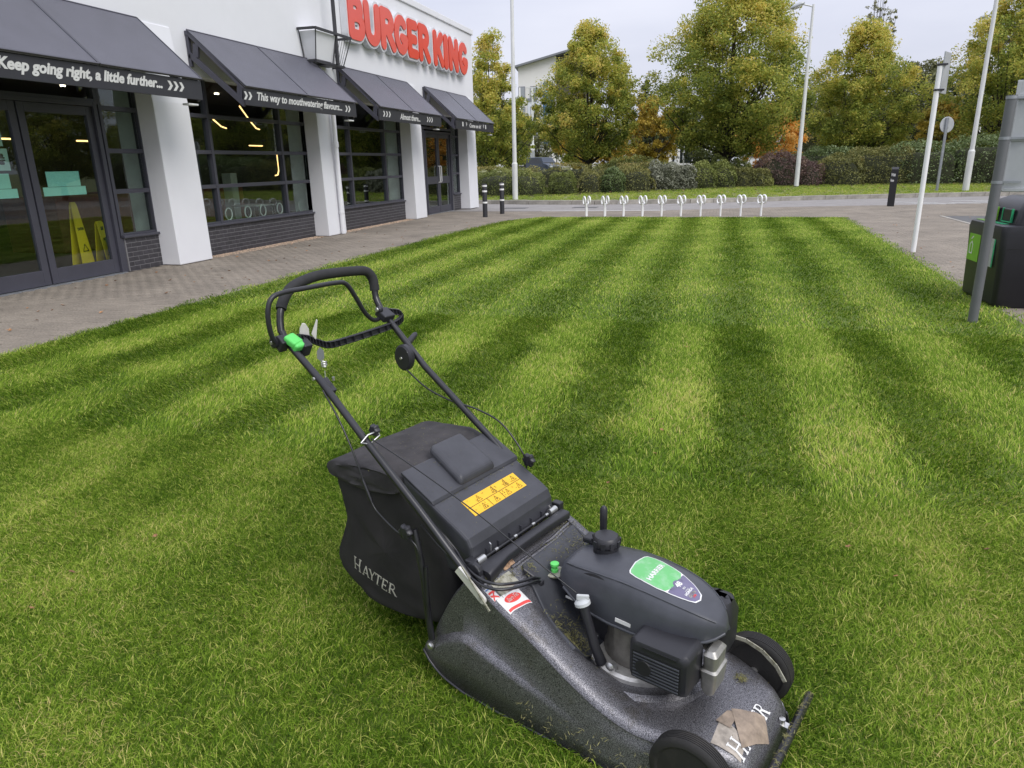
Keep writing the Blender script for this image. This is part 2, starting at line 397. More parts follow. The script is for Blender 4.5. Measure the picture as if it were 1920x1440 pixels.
# perforated awning sheet: fine rows of holes over a satin grey sheet
def perf():
    m, n, b, o = newmat('perforated_sheet'); L = n.links.new
    t = n.nodes.new('ShaderNodeTexCoord'); mp = n.nodes.new('ShaderNodeMapping'); mp.inputs['Rotation'].default_value = (0, 0, 0); mp.inputs['Scale'].default_value = (70, 70, 70); L(t.outputs['UV'], mp.inputs['Vector'])
    v = n.nodes.new('ShaderNodeTexVoronoi'); v.inputs['Randomness'].default_value = 0; v.inputs['Scale'].default_value = 1; L(mp.outputs[0], v.inputs['Vector'])
    r = n.nodes.new('ShaderNodeValToRGB'); r.color_ramp.elements[0].position = .30; r.color_ramp.elements[1].position = .40
    r.color_ramp.elements[0].color = (.025, .025, .03, 1); r.color_ramp.elements[1].color = (.125, .125, .155, 1); L(v.outputs['Distance'], r.inputs['Fac'])
    nz = n.nodes.new('ShaderNodeTexNoise'); nz.inputs['Scale'].default_value = 2.5; L(t.outputs['Object'], nz.inputs['Vector'])
    mr = n.nodes.new('ShaderNodeMapRange'); mr.inputs['To Min'].default_value = .85; mr.inputs['To Max'].default_value = 1.2; L(nz.outputs['Fac'], mr.inputs['Value'])
    s = n.nodes.new('ShaderNodeVectorMath'); s.operation = 'SCALE'; L(r.outputs['Color'], s.inputs[0]); L(mr.outputs[0], s.inputs['Scale']); L(s.outputs[0], b.inputs['Base Color'])
    b.inputs['Roughness'].default_value = .45
perf()
# ------------------------------------------------------------------ ground
KX = [-400, -60, -25, -9.12, -7.4, -5.1, -3.1, -1.1, .86, 2.9, 4.95, 7.0, 9.0, 12, 20, 60, 400]
KY = [60, 34, 31, 29.2, 28.7, 28.5, 28.7, 29.1, 29.9, 30.8, 31.6, 32.3, 32.9, 33.6, 35.2, 42, 90]
def kerb_y(x): return float(np.interp(x, KX, KY))
def verge_z(d): return .10 + .042 * min(d, 11) + .004 * max(0, min(d, 60) - 11) - .0 * d
def ground_z(x, y):
    d = y - kerb_y(x); return 0.0 if d < 0 else verge_z(d)
mat('verge_grass', (.16, .175, .065), .95, var=.3, scale=1.6, col2=(.23, .235, .11), bump=1.0, bscale=60, dist=.02)
mat('lawn_soil', (.10, .145, .018), .95, var=.5, scale=60, bump=.8, bscale=90, dist=.01)  # fine dark mottle in the colour imitates shade between the blades
mat('field', (.09, .11, .03), .95, var=.3, scale=.05)
b = MB()                                                            # the land this side of the kerb, under everything
b.add([(-600, -600, -.12), (600, -600, -.12), (600, 29, -.12), (-600, 29, -.12)], [(0, 1, 2, 3)])
b.obj('ground', 'field', kind='structure')
ds = [0, .25, .5, 1, 1.6, 2.4, 3.4, 4.6, 6, 8, 10, 13, 17, 25, 40, 60, 100, 200, 500, 1200]
xs = [-600, -300, -150, -80, -50] + [-34 + 2 * i for i in range(40)] + [60, 90, 150, 300, 600]
b = MB(); b.v = [(x, kerb_y(max(-400, min(400, x))) + .13 + d, verge_z(d)) for d in ds for x in xs]
nx = len(xs); b.f = [(j * nx + i, j * nx + i + 1, (j + 1) * nx + i + 1, (j + 1) * nx + i) for j in range(len(ds) - 1) for i in range(nx - 1)]
b.obj('verge', 'verge_grass', kind='structure')
# asphalt lane between the paving and the kerb
xr = [-60, -25, -12, -9, -7, -5, -3, -1, 1, 3, 5, 7, 9, 12, 16, 25, 60]
b = MB(); b.v = [(x, 20.0, -.016) for x in xr] + [(x, kerb_y(x) + .05, -.016) for x in xr]
n = len(xr); b.f = [(i, i + 1, n + i + 1, n + i) for i in range(n - 1)]
b.obj('road', 'asphalt', kind='structure')
# painted markings (flat, a hair above the asphalt)
def strip(x0, y0, x1, y1, wd, z, name='road_line', m='road_paint'):
    d = Vector((x1 - x0, y1 - y0, 0)).normalized(); s = Vector((-d.y, d.x, 0)) * wd / 2; a, c = Vector((x0, y0, z)), Vector((x1, y1, z))
    return MB().add([a - s, c - s, c + s, a + s], [(0, 1, 2, 3)])
q = strip(-6.05, 24.62, -1.85, 24.92, .12, -.004); q.obj('road_marking', 'road_paint', kind='structure')
b = MB()                                                            # faded zig-zag lettering near the kerb on the right
for x, y, L in ((5.7, 29.5, 1.5), (6.3, 28.6, 1.3), (8.0, 30.3, 1.5), (8.5, 29.5, 1.4), (7.6, 28.9, 1.2)):
    for k in range(2): 
        t = strip(x, y - .28 * k, x + L, y - .55 - .28 * k, .10, -.011); b.add(t.v, t.f)
b.obj('road_marking', 'road_paint', kind='structure')
# covers in the asphalt
for x, y in ((-7.5, 26.4), (-4.9, 26.7)):
    MB().bx(x - .45, x + .45, y - .3, y + .3, -.02, -.008).obj('manhole_cover', 'asphalt_dark', kind='structure')
# kerb stones
kerb = empty('kerb', (0, 0, 0), kind='structure')
me = MB().box((0, 0, .025), (.905, .14, .25)).mesh('kerb_stone', 'kerb_concrete')
x = -13.0; k = 0; rng = random.Random(4)
while x < 13.5:
    y = kerb_y(x); y2 = kerb_y(x + .9); a = math.atan2(y2 - y, .9)
    o = mesh_obj('kerb_stone', me, kerb); o.location = (x + .45 * math.cos(a), (y + y2) / 2 + .06, rng.uniform(-.008, .006)); o.rotation_euler = (rng.uniform(-.02, .02), 0, a + rng.uniform(-.006, .006))
    bv = o.modifiers.new('bevel', 'BEVEL'); bv.width = .018; bv.segments = 2
    x += .915 * math.cos(a)
for xa, xb in ((-60, -13), (13.6, 60)):
    n = 12; xs_ = [xa + (xb - xa) * i / n for i in range(n + 1)]
    b = MB()
    for p, q in zip(xs_[:-1], xs_[1:]): b.bar((p, kerb_y(p) + .06, .03), (q, kerb_y(q) + .06, .03), .14, .25)
    b.obj('kerb_run', 'kerb_concrete', kerb)
# ------------------------------------------------------------------ lawn outline and paving
def lawn_left(y):  return float(np.interp(y, [-2, 4.7, 11, 15, 17, 18.6, 20.1, 20.9, 21.4], [-6.3, -6.3, -6.34, -6.34, -6.26, -6.15, -5.98, -5.74, -5.35]))
def lawn_right(y): return 2.72 + .0215 * y
LAWN_Y1 = 21.62
def in_lawn(x, y, m=0.0): return y < LAWN_Y1 - m and lawn_left(y) + m < x < lawn_right(y) - m
b = MB(); ys = [-3, 0, 2, 4.7, 8, 11, 15, 17, 18.6, 20.1, 20.9, 21.4, LAWN_Y1]
for y in ys: b.v += [(lawn_left(y), y, .004), (lawn_right(y), y, .004)]
b.f = [(2 * i, 2 * i + 1, 2 * i + 3, 2 * i + 2) for i in range(len(ys) - 1)]
lawn = b.obj('lawn_soil', 'lawn_soil', kind='structure')
b = MB()
for x0, x1, y0, y1 in ((-9.46, -5.2, -3, 24.6), (-5.2, 2.6, 21.6, 24.6), (2.6, 12, -3, 26.3)):
    b.add([(x0, y0, -.009), (x1, y0, -.009), (x1, y1, -.009), (x0, y1, -.009)], [(0, 1, 2, 3)])
b.obj('paving_bed', 'joint_sand', kind='structure')
def paved(x, y):
    if x < -9.42 or x > 11.5: return False
    if in_lawn(x, y, .02): return False
    if 5.75 < x < 9.5 and 18.6 + (x - 5.75) * .0 < y < 22.3: return False                   # asphalt inset bay
    far = 24.3 if x < -6 else float(np.interp(x, [-6, -1.9, .8, 2.5, 4.2, 6, 8.5, 11.5], [24.3, 24.75, 26.0, 26.5, 26.95, 27.4, 28.1, 28.9]))
    return y < far
def seen(x, y, z=0):
    d = np.array([x, y, z - EYE]); c = RW.T @ d
    if c[2] < .3: return None
    u, v = 960 + FPX * c[0] / c[2], 720 + FPX * c[1] / c[2]
    return (u, v, c[2]) if -15 < u < 1935 and -10 < v < 1450 else None
paving = empty('paving', (0, 0, 0), kind='structure')
cand = []; pitch_x, pitch_y = .2035, .1035
for j in range(int(2.5 / pitch_y), int(29 / pitch_y)):
    y = j * pitch_y; off = (j % 2) * pitch_x / 2
    for i in range(int(-9.6 / pitch_x), int(11.6 / pitch_x)):
        x = i * pitch_x + off
        if not paved(x, y): continue
        p = seen(x, y)
        if p: cand.append((p[2], x, y))
cand.sort()
pm = MB(); pm.add([(-.1, -.05, -.03), (.1, -.05, -.03), (.1, .05, -.03), (-.1, .05, -.03), (-.1, -.05, -.0025), (.1, -.05, -.0025), (.1, .05, -.0025), (-.1, .05, -.0025),
                   (-.097, -.047, 0), (.097, -.047, 0), (.097, .047, 0), (-.097, .047, 0)],
                  [(0, 1, 5, 4), (1, 2, 6, 5), (2, 3, 7, 6), (3, 0, 4, 7), (4, 5, 9, 8), (5, 6, 10, 9), (6, 7, 11, 10), (7, 4, 8, 11), (8, 9, 10, 11)])
pme = pm.mesh('paver', 'paver'); rng = random.Random(3)
near = [c for c in cand if True][:299]
for d, x, y in near:
    o = mesh_obj('paver', pme, paving); o.location = (x, y, rng.uniform(-.0015, .0015)); o.rotation_euler = (rng.uniform(-.006, .006), rng.uniform(-.004, .004), rng.uniform(-.012, .012))
far_ = np.array([(x, y) for d, x, y in cand[299:]]); r_ = np.random.default_rng(5)
tv = np.array(pm.v); tf = np.array(pm.f)
n = len(far_); V = np.repeat(tv[None], n, 0); V[:, :, 0] += far_[:, :1]; V[:, :, 1] += far_[:, 1:]; V[:, :, 2] += r_.uniform(-.0015, .0015, (n, 1)) 
Q = (tf[None] + (np.arange(n) * 12)[:, None, None]).reshape(-1, 4)
mesh_obj('paver_field', np_mesh('paver_field', V.reshape(-1, 3), Q, 'paver'), paving, kind='stuff')
# asphalt inset with its pale edging on the right
MB().bx(5.75, 9.6, 18.6, 22.3, -.03, -.002).obj('asphalt_bay', 'asphalt_dark', kind='structure')
ed = empty('bay_edging', (0, 0, 0), kind='structure')
me = MB().box((0, 0, 0), (.09, .9, .05)).mesh('edging_stone', 'kerb_concrete')
for k in range(4):
    o = mesh_obj('edging_stone', me, ed); o.location = (5.70, 19.05 + .915 * k, -.015)
# gravel margin along the wall foot
r_ = np.random.default_rng(8); n = 4200; gx = -9.42 + r_.random(n) ** 1.6 * .30; gy = r_.uniform(11.2, 20.8, n)
keep = ~((gy > 15.45) & (gy < 16.4)); gx, gy = gx[keep], gy[keep]; n = len(gx); sz = r_.uniform(.006, .019, n)
oc = np.array([(1, 0, 0), (0, 1, 0), (-1, 0, 0), (0, -1, 0), (0, 0, 1)]); of = np.array([(0, 1, 4), (1, 2, 4), (2, 3, 4), (3, 0, 4)])
V = oc[None] * sz[:, None, None] * r_.uniform(.6, 1.3, (n, 5, 1)); V[:, :, 2] = V[:, :, 2] * .7 + .001; V[:, :, 0] += gx[:, None]; V[:, :, 1] += gy[:, None]
mesh_obj('gravel', np_mesh('gravel', V.reshape(-1, 3), (of[None] + (np.arange(n) * 5)[:, None, None]).reshape(-1, 3), 'gravel'), kind='stuff', label='thin strip of tan gravel along the dark brick wall foot', cat='gravel')
# ------------------------------------------------------------------ lawn grass: clumps of real blades instanced on points
GREEN = [(.055, .115, .008), (.135, .245, .017), (.265, .400, .040), (.43, .545, .085), (.64, .64, .17), (.72, .58, .25)]
def grassmat():
    m, n, b, o = newmat('grass_blades'); L = n.links.new
    a = n.nodes.new('ShaderNodeAttribute'); a.attribute_name = 'tint'
    g = n.nodes.new('ShaderNodeAttribute'); g.attribute_type = 'INSTANCER'; g.attribute_name = 'dry'  # dryness plus the painted light and dark of the stripes
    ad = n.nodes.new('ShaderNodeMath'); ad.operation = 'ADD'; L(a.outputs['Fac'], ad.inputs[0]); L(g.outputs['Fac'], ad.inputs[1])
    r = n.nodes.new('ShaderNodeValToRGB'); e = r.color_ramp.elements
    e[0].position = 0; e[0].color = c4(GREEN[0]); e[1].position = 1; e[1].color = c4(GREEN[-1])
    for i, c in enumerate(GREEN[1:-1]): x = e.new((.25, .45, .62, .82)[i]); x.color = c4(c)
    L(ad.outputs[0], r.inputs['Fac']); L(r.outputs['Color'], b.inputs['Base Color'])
    b.inputs['Roughness'].default_value = .55; b.inputs['Specular IOR Level'].default_value = .10
    tr = n.nodes.new('ShaderNodeBsdfTranslucent'); L(r.outputs['Color'], tr.inputs['Color'])
    ms = n.nodes.new('ShaderNodeMixShader'); ms.inputs[0].default_value = .36; L(b.outputs[0], ms.inputs[1]); L(tr.outputs[0], ms.inputs[2]); L(ms.outputs[0], o.inputs[0])
grassmat()
def clump(name, seed, n, rad, h, wd, lean, spread=.5):
    """n blades in a disc; every blade bends towards +Y by 'lean' with scatter"""
    r = np.random.default_rng(seed); a = r.uniform(0, 2 * PI, n); q = rad * np.sqrt(r.random(n)); x, y = q * np.cos(a), q * np.sin(a)
    hh = h * r.uniform(.45, 1.15, n); ww = wd * r.uniform(.7, 1.3, n)
    dx = r.normal(0, spread, n); dy = lean + r.normal(0, spread, n)
    fa = r.uniform(0, 2 * PI, n); sx, sy = np.cos(fa) * ww / 2, np.sin(fa) * ww / 2
    z0 = np.zeros(n); V = np.zeros((n, 5, 3))
    V[:, 0] = np.c_[x - sx, y - sy, z0]; V[:, 1] = np.c_[x + sx, y + sy, z0]
    mx_, my_ = x + dx * hh * .3, y + dy * hh * .3
    V[:, 2] = np.c_[mx_ + sx * .8, my_ + sy * .8, hh * .6]; V[:, 3] = np.c_[mx_ - sx * .8, my_ - sy * .8, hh * .6]
    V[:, 4] = np.c_[x + dx * hh * .9, y + dy * hh * .9, hh * r.uniform(.8, 1.0, n)]
    idx = np.arange(n)[:, None] * 5
    tri = np.concatenate([idx + [0, 1, 2], idx + [0, 2, 3], idx + [3, 2, 4]], 0)
    t = np.clip(r.normal(.33, .23, n), 0, .85); t[r.random(n) < .035] = .9
    tint = np.repeat(t, 5); me = np_mesh(name, V.reshape(-1, 3), tri, 'grass_blades', tint)
    o = bpy.data.objects.new(name, me); return o
lib = bpy.data.collections.new('blade_library')
for k in range(4): lib.objects.link(clump('blade_clump_a%d' % k, k, 165, .085, .023, .0026, .45, .8))
for k in range(3): lib.objects.link(clump('blade_clump_b%d' % k, 10 + k, 95, .13, .030, .0042, 1.1))
for k in range(3): lib.objects.link(clump('blade_clump_c%d' % k, 20 + k, 60, .20, .030, .007, 1.2))
for k in range(2): lib.objects.link(clump('blade_clump_d%d' % k, 30 + k, 80, .10, .050, .0045, .1, .8))
def vnoise(x, y, s, seed=0):
    r = np.random.default_rng(seed); T = r.random((64, 64)); fx, fy = x / s + 31.3, y / s + 17.7
    ix, iy = np.floor(fx).astype(int), np.floor(fy).astype(int); tx, ty = fx - ix, fy - iy; tx = tx * tx * (3 - 2 * tx); ty = ty * ty * (3 - 2 * ty)
    g = lambda a, c: T[a % 64, c % 64]
    return (g(ix, iy) * (1 - tx) + g(ix + 1, iy) * tx) * (1 - ty) + (g(ix, iy + 1) * (1 - tx) + g(ix + 1, iy + 1) * tx) * ty
r_ = np.random.default_rng(2); PX, PY, PI_, PR, PS, PD, PZ = [], [], [], [], [], [], []
def scatter(x0, x1, y0, y1, step, lo, hi, sc=1.0, test=None, z=.004, dry0=0.0, stripes=True):
    gx, gy = np.meshgrid(np.arange(x0, x1, step), np.arange(y0, y1, step)); gx = gx.ravel() + r_.uniform(-.5, .5, gx.size) * step; gy = gy.ravel() + r_.uniform(-.5, .5, gy.size) * step
    wob = (vnoise(gx, gy, 1.1, 5) - .5) * .10
    blend = np.clip((gy - 1.2 + (vnoise(gx, gy, .8, 6) - .5) * 2) / 2.5, 0, 1)
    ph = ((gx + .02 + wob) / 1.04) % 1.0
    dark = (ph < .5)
    messy = r_.random(gx.size) > blend * .9 + .06
    ang = np.where(dark, PI, 0.0) + r_.normal(0, .35, gx.size); ang = np.where(messy, r_.uniform(0, 2 * PI, gx.size), ang)
    dry = (vnoise(gx, gy, .38, 1) - .5) * .20 + (vnoise(gx, gy, 1.5, 2) - .5) * .24 + (vnoise(gx, gy, .12, 3) - .5) * .20
    pv = vnoise(gx, gy, .55, 9); dry += np.clip(pv - .86, 0, 1) * 1.2
    for cx, cy, rr, am in ((-.60, 4.12, .11, .34), (-4.6, 4.75, .3, .18), (-5.4, 5.3, .35, .12), (-.2, 6.6, .3, .08), (-2.9, 7.4, .4, .15), (-3.4, 10.4, .5, .18)):
        dry += am * np.exp(-((gx - cx) ** 2 + (gy - cy) ** 2) / rr ** 2)
    dry += np.where(dark, -.095, .055) * blend if stripes else 0  # stripe light and shade from blade lean, painted into the tint
    for i in range(gx.size):
        x, y = gx[i], gy[i]
        if test and not test(x, y): continue
        zz = z(x, y) if callable(z) else z
        p = seen(x, y, zz)
        if p is None and not (y < 3 and -1 < y and abs(x) < 2.5): continue
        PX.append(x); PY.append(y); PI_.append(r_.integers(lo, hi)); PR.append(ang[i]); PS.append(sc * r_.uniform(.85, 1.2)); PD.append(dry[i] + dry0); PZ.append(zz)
lt = lambda x, y: in_lawn(x, y, .01)
scatter(-6.4, 3.1, .4, 3.4, .055, 0, 4, test=lt)
scatter(-6.4, 3.1, 3.4, 7.2, .088, 4, 7, test=lt)
scatter(-6.4, 3.4, 7.2, 22, .135, 7, 10, test=lt)
# the verge beyond the kerb and looser, rougher turf
scatter(-13, 14, 28, 39.5, .26, 10, 12, sc=1.3, test=lambda x, y: .16 < y - kerb_y(x) < 7, z=lambda x, y: ground_z(x, y) - .005, dry0=.16, stripes=False)
me = bpy.data.meshes.new('grass_points'); n = len(PX)
me.vertices.add(n); me.vertices.foreach_set('co', np.c_[PX, PY, PZ].astype(np.float32).ravel())
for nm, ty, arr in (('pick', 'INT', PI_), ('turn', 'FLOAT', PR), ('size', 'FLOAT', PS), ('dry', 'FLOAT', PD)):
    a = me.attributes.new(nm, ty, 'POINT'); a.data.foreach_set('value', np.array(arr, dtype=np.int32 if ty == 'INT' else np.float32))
grass = mesh_obj('lawn_grass', me, kind='stuff', label='freshly striped short green lawn grass around the mower', cat='grass')
ng = bpy.data.node_groups.new('grass_nodes', 'GeometryNodeTree')
ng.interface.new_socket('Geometry', in_out='INPUT', socket_type='NodeSocketGeometry'); ng.interface.new_socket('Geometry', in_out='OUTPUT', socket_type='NodeSocketGeometry')
N = ng.nodes.new; gi, go = N('NodeGroupInput'), N('NodeGroupOutput'); ip = N('GeometryNodeInstanceOnPoints'); ci = N('GeometryNodeCollectionInfo')
ci.inputs['Collection'].default_value = lib; ci.inputs['Separate Children'].default_value = True; ci.inputs['Reset Children'].default_value = True
def attr(nm, ty):
    a = N('GeometryNodeInputNamedAttribute'); a.data_type = ty; a.inputs['Name'].default_value = nm; return a.outputs['Attribute']
L = ng.links.new
m2p = N('GeometryNodeMeshToPoints'); L(gi.outputs[0], m2p.inputs['Mesh']); L(m2p.outputs[0], ip.inputs['Points']); L(ci.outputs[0], ip.inputs['Instance']); ip.inputs['Pick Instance'].default_value = True
L(attr('pick', 'INT'), ip.inputs['Instance Index']); cx = N('ShaderNodeCombineXYZ'); L(attr('turn', 'FLOAT'), cx.inputs['Z']); L(cx.outputs[0], ip.inputs['Rotation']); L(attr('size', 'FLOAT'), ip.inputs['Scale'])
L(ip.outputs[0], go.inputs[0])
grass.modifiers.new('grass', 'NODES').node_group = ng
print('grass clumps', n)
# ------------------------------------------------------------------ fallen leaves and litter
r_ = random.Random(12); b = MB()
def leaf(x, y, z, s):
    a = r_.uniform(0, 2 * PI); t = r_.uniform(-.5, .5); pts = []
    for k in range(10):
        q = a + 2 * PI * k / 10; rr = s * (1.0 if k % 2 == 0 else .45) * r_.uniform(.7, 1.15); pts.append((x + rr * math.cos(q), y + rr * math.sin(q) * .75, z + .35 * rr * math.cos(q + t * 5) + s * .35))
    b.add([(x, y, z + s * .1)] + pts, [(0, k + 1, (k + 1) % 10 + 1) for k in range(10)])
for x, y in ((-8.1, 5.4), (-7.4, 6.1), (-7.9, 6.9), (-7.2, 7.9), (-8.6, 8.3), (-7.3, 9.2), (-8.2, 10.1), (-8.9, 5.0), (-8.8, 11.6), (-8.4, 13.5), (-9.1, 15.2), (-8.9, 16.5), (-7.7, 18.4), (-7.2, 5.6), (-7.0, 6.6), (-8.0, 8.9)):
    leaf(x, y, .002, r_.uniform(.025, .045))
for px, py in ((1228, 850), (1241, 806), (1335, 806), (1223, 786), (1288, 650), (1008, 612), (1404, 660), (292, 1005), (135, 1073), (545, 860), (870, 980), (1680, 1080), (1850, 1030), (1140, 905), (60, 1140), (1590, 1025), (1395, 780)):
    d = RW @ np.array([(px - 960) / FPX, (py - 720) / FPX, 1]); t = (.03 - EYE) / d[2]; leaf(d[0] * t, d[1] * t, .028, r_.uniform(.012, .022))
for k in range(70):
    leaf(r_.uniform(-9.3, -6.5), r_.uniform(4.5, 20), .002, r_.uniform(.012, .035))
for k in range(40):
    leaf(r_.uniform(3.1, 6.5), r_.uniform(9, 24), .002, r_.uniform(.012, .03))
for k in range(60):
    x = r_.uniform(-8, 11); y = kerb_y(x) + r_.uniform(.5, 6); leaf(x, y, ground_z(x, y) + .04, r_.uniform(.04, .07))
b.obj('fallen_leaves', 'leaf_fallen', kind='stuff', label='scattered brown autumn leaves on the paving, lawn and verge', cat='fallen leaves')
# ------------------------------------------------------------------ restaurant building
XG, XW, XP = -9.52, -9.30, -9.07
bld = empty('restaurant_building', (-9.3, 16, 0), label='long single storey white rendered restaurant with dark glazing beside the paving', cat='building')
def P(mb, name, m, parent=bld, **kw):                               # a part given in world coordinates
    o = mb.obj(name, m, None, **kw); o.parent = parent
    o.matrix_parent_inverse = WINV.get(parent, Matrix()); return o
WINV = {bld: Matrix.Translation(bld.location).inverted()}
def PM(me, name, parent, **kw):
    o = mesh_obj(name, me, parent, **kw); o.matrix_parent_inverse = WINV.get(parent, Matrix()); return o
P(MB().bx(-9.62, XW, -6, 27.2, 3.20, 6.12), 'front_wall', 'render_white', bevel=.01)
P(MB().bx(-24, -9.621, 27.0, 27.2, 0, 6.12).bx(-24, -23.8, -6, 26.99, 0, 6.12).bx(-24, -9.63, -6, -5.8, 0, 6.12), 'rear_wall', 'render_white')
P(MB().bx(-23.79, -9.63, -5.79, 26.99, 5.7, 5.8), 'roof', 'roof_grey')
P(MB().bx(-9.66, XW + .05, -6.05, 27.26, 6.122, 6.30).bx(-24.05, -9.661, 27.0, 27.26, 6.122, 6.30), 'parapet_coping', 'render_white', bevel=.015)
for y0, y1 in ((10.40, 11.25), (15.50, 16.35), (20.78, 21.62), (25.80, 26.78), (4.6, 5.4)):
    b = MB(); b.loft([[(-9.60, y0, .01), (XP, y0, .01), (XP, y1, .01), (-9.60, y1, .01)], [(-9.60, y0, 2.7), (XP - .05, y0, 2.7), (XP - .05, y1, 2.7), (-9.60, y1, 2.7)], [(-9.60, y0, 3.93), (XW + .02, y0, 3.93), (XW + .02, y1, 3.93), (-9.60, y1, 3.93)]])
    P(b, 'pillar', 'render_white', bevel=.012)
P(MB().bx(-9.62, XP - .0, 26.6, 26.79, .0, .009).bx(-9.64, -9.50, 26.79, 27.2, .0, 3.199), 'corner_wall', 'render_white')
# interior shell
P(MB().bx(-23.7, -9.60, -5.7, 26.9, .005, .02), 'interior_floor', 'inside_floor')
P(MB().bx(-15.6, -15.5, -5.7, 26.9, .02, 3.4).bx(-15.49, -9.7, 26.7, 26.8, .02, 3.4), 'interior_wall', 'inside_dark')
P(MB().bx(-15.49, -9.63, -5.7, 26.69, 3.3, 3.4), 'ceiling', 'inside_dark')
P(MB().bx(-14.2, -12.8, 11.5, 17.5, .02, 1.15), 'booth_partition', 'inside_red', bevel=.02)
P(MB().bx(-14.0, -11.9, 6.0, 7.2, .02, 2.2), 'counter', 'inside_green', bevel=.02)
for y0 in (10.55, 15.7, 20.9): P(MB().bx(-10.05, -9.65, y0, y0 + .55, .02, 3.28), 'interior_column', 'inside_pale')
P(MB().bx(-12.2, -11.95, 15.9, 16.15, .02, 1.5), 'interior_column', 'inside_pale')
# warm strip lamps and ceiling spots (lit, visible through the glass)
def pt(*a): return Vector(a)
for pts in ([(-11, 15.3, 3.0), (-11, 15.65, 2.68), (-11, 15.85, 2.53), (-11, 15.98, 2.51)], [(-11, 14.3, 2.66), (-11, 14.55, 2.52), (-11, 14.72, 2.49)], [(-11, 16.60, 1.95), (-11, 16.6, 1.55), (-11, 16.53, 1.43), (-11, 16.42, 1.42)],
            [(-12.5, 12.0, 2.2), (-12.5, 12.7, 2.2)], [(-12.5, 10.2, 2.2), (-12.5, 10.7, 2.2)], [(-12.5, 17.6, 2.2), (-12.5, 18.2, 2.2)], [(-13.5, 15.8, 2.1), (-13.5, 16.5, 2.1)], [(-13, 20.6, 2.2), (-13, 21.0, 2.2)]):
    P(MB().tube(pts, .015, 8), 'strip_lamp', 'warm_light', smooth=60)
for x, y in ((-11, 12.2), (-12, 13.1), (-11.5, 15.2), (-12.4, 14.3), (-13, 12.4), (-11.4, 17.6), (-11.2, 9.2)): P(MB().lathe([(.05, 0), (.05, .03)], 12, Matrix.Translation((x, y, 3.265))), 'ceiling_spot', 'spot_light')
# window walls: frame bars as one frame part, each pane a sub-part
TR = (.585, 1.285, 1.915, 2.56)
def window(y0, y1, mull, z0=.585, z1=3.19, trans=TR, glass='glass', name='window'):
    fr = MB(); ms = [y0 + .03] + list(mull) + [y1 - .03]
    for y in (y0 + .03, y1 - .03): fr.bx(-9.58, -9.455, y - .03, y + .03, z0, z1)
    for y in mull: fr.bx(-9.58, -9.452, y - .035, y + .035, z0, z1)
    for z in trans: 
        for a, c in zip(ms[:-1], ms[1:]):
            hw = .035; fr.bx(-9.575, -9.458, a + (.03 if a == ms[0] else .035) + .0005, c - (.03 if c == ms[-1] else .035) - .0005, z - hw, z + hw)
    o = P(fr, name, 'anthracite', bevel=.004)
    zs = list(trans) + [z1]
    for a, c in zip(ms[:-1], ms[1:]):
        for za, zb in zip(zs[:-1], zs[1:]):
            g = P(MB().bx(-9.523, -9.517, a + .03, c - .03, za + .03, zb - .03), 'pane', glass, o)
    return o
bay1 = window(9.60, 10.44, []); bay2 = window(11.2, 15.56, [12.16, 14.50]); bay3 = window(16.3, 20.82, [17.62, 19.68]); bay4 = window(25.06, 25.84, [])
window(5.4, 9.60, [6.9], z0=2.60, trans=(2.64,)); window(21.6, 25.06, [], z0=2.72, trans=(2.755,))
WC = MB()                                                           # sills
for y0, y1 in ((9.605, 10.45), (11.2, 15.58), (16.3, 20.85), (25.07, 25.84)):
    P(MB().bx(-9.60, -9.395, y0 + .002, y1, .548, .583), 'sill', 'sill_grey', bevel=.004)
# brick plinths: every brick an object, the last few joined
bricks = []
for y0, y1 in ((9.66, 10.42), (11.24, 15.52), (16.34, 20.80), (25.10, 25.82)):
    P(MB().bx(-9.58, -9.446, y0 - .02, y1 + .02, .0, .546), 'brick_plinth', 'mortar')
    for c in range(7):
        z = .04 + c * .0765; y = y0 - (c % 2) * .1125
        while y < y1:
            a, e = max(y, y0), min(y + .215, y1)
            if e - a > .04: bricks.append((a, e, z))
            y += .225
plinth = [o for o in bld.children if o.name.startswith('brick_plinth')]
cache = {}; rng = random.Random(7)
for i, (a, e, z) in enumerate(bricks[:296]):
    pl = plinth[0 if e < 10.5 else 1 if e < 15.6 else 2 if e < 20.9 else 3]; L_ = round(e - a, 3)
    if L_ not in cache: cache[L_] = MB().box((0, 0, 0), (.09, L_, .0655)).mesh('brick', 'brick_dark')
    o = mesh_obj('brick', cache[L_], pl); o.location = (-9.487 + rng.uniform(-.0015, .0015), (a + e) / 2, z)
b = MB()
for a, e, z in bricks[296:]: b.box((-9.487, (a + e) / 2, z), (.09, e - a, .0655))
o = b.obj('brick_field', 'brick_dark', plinth[3], kind='stuff')
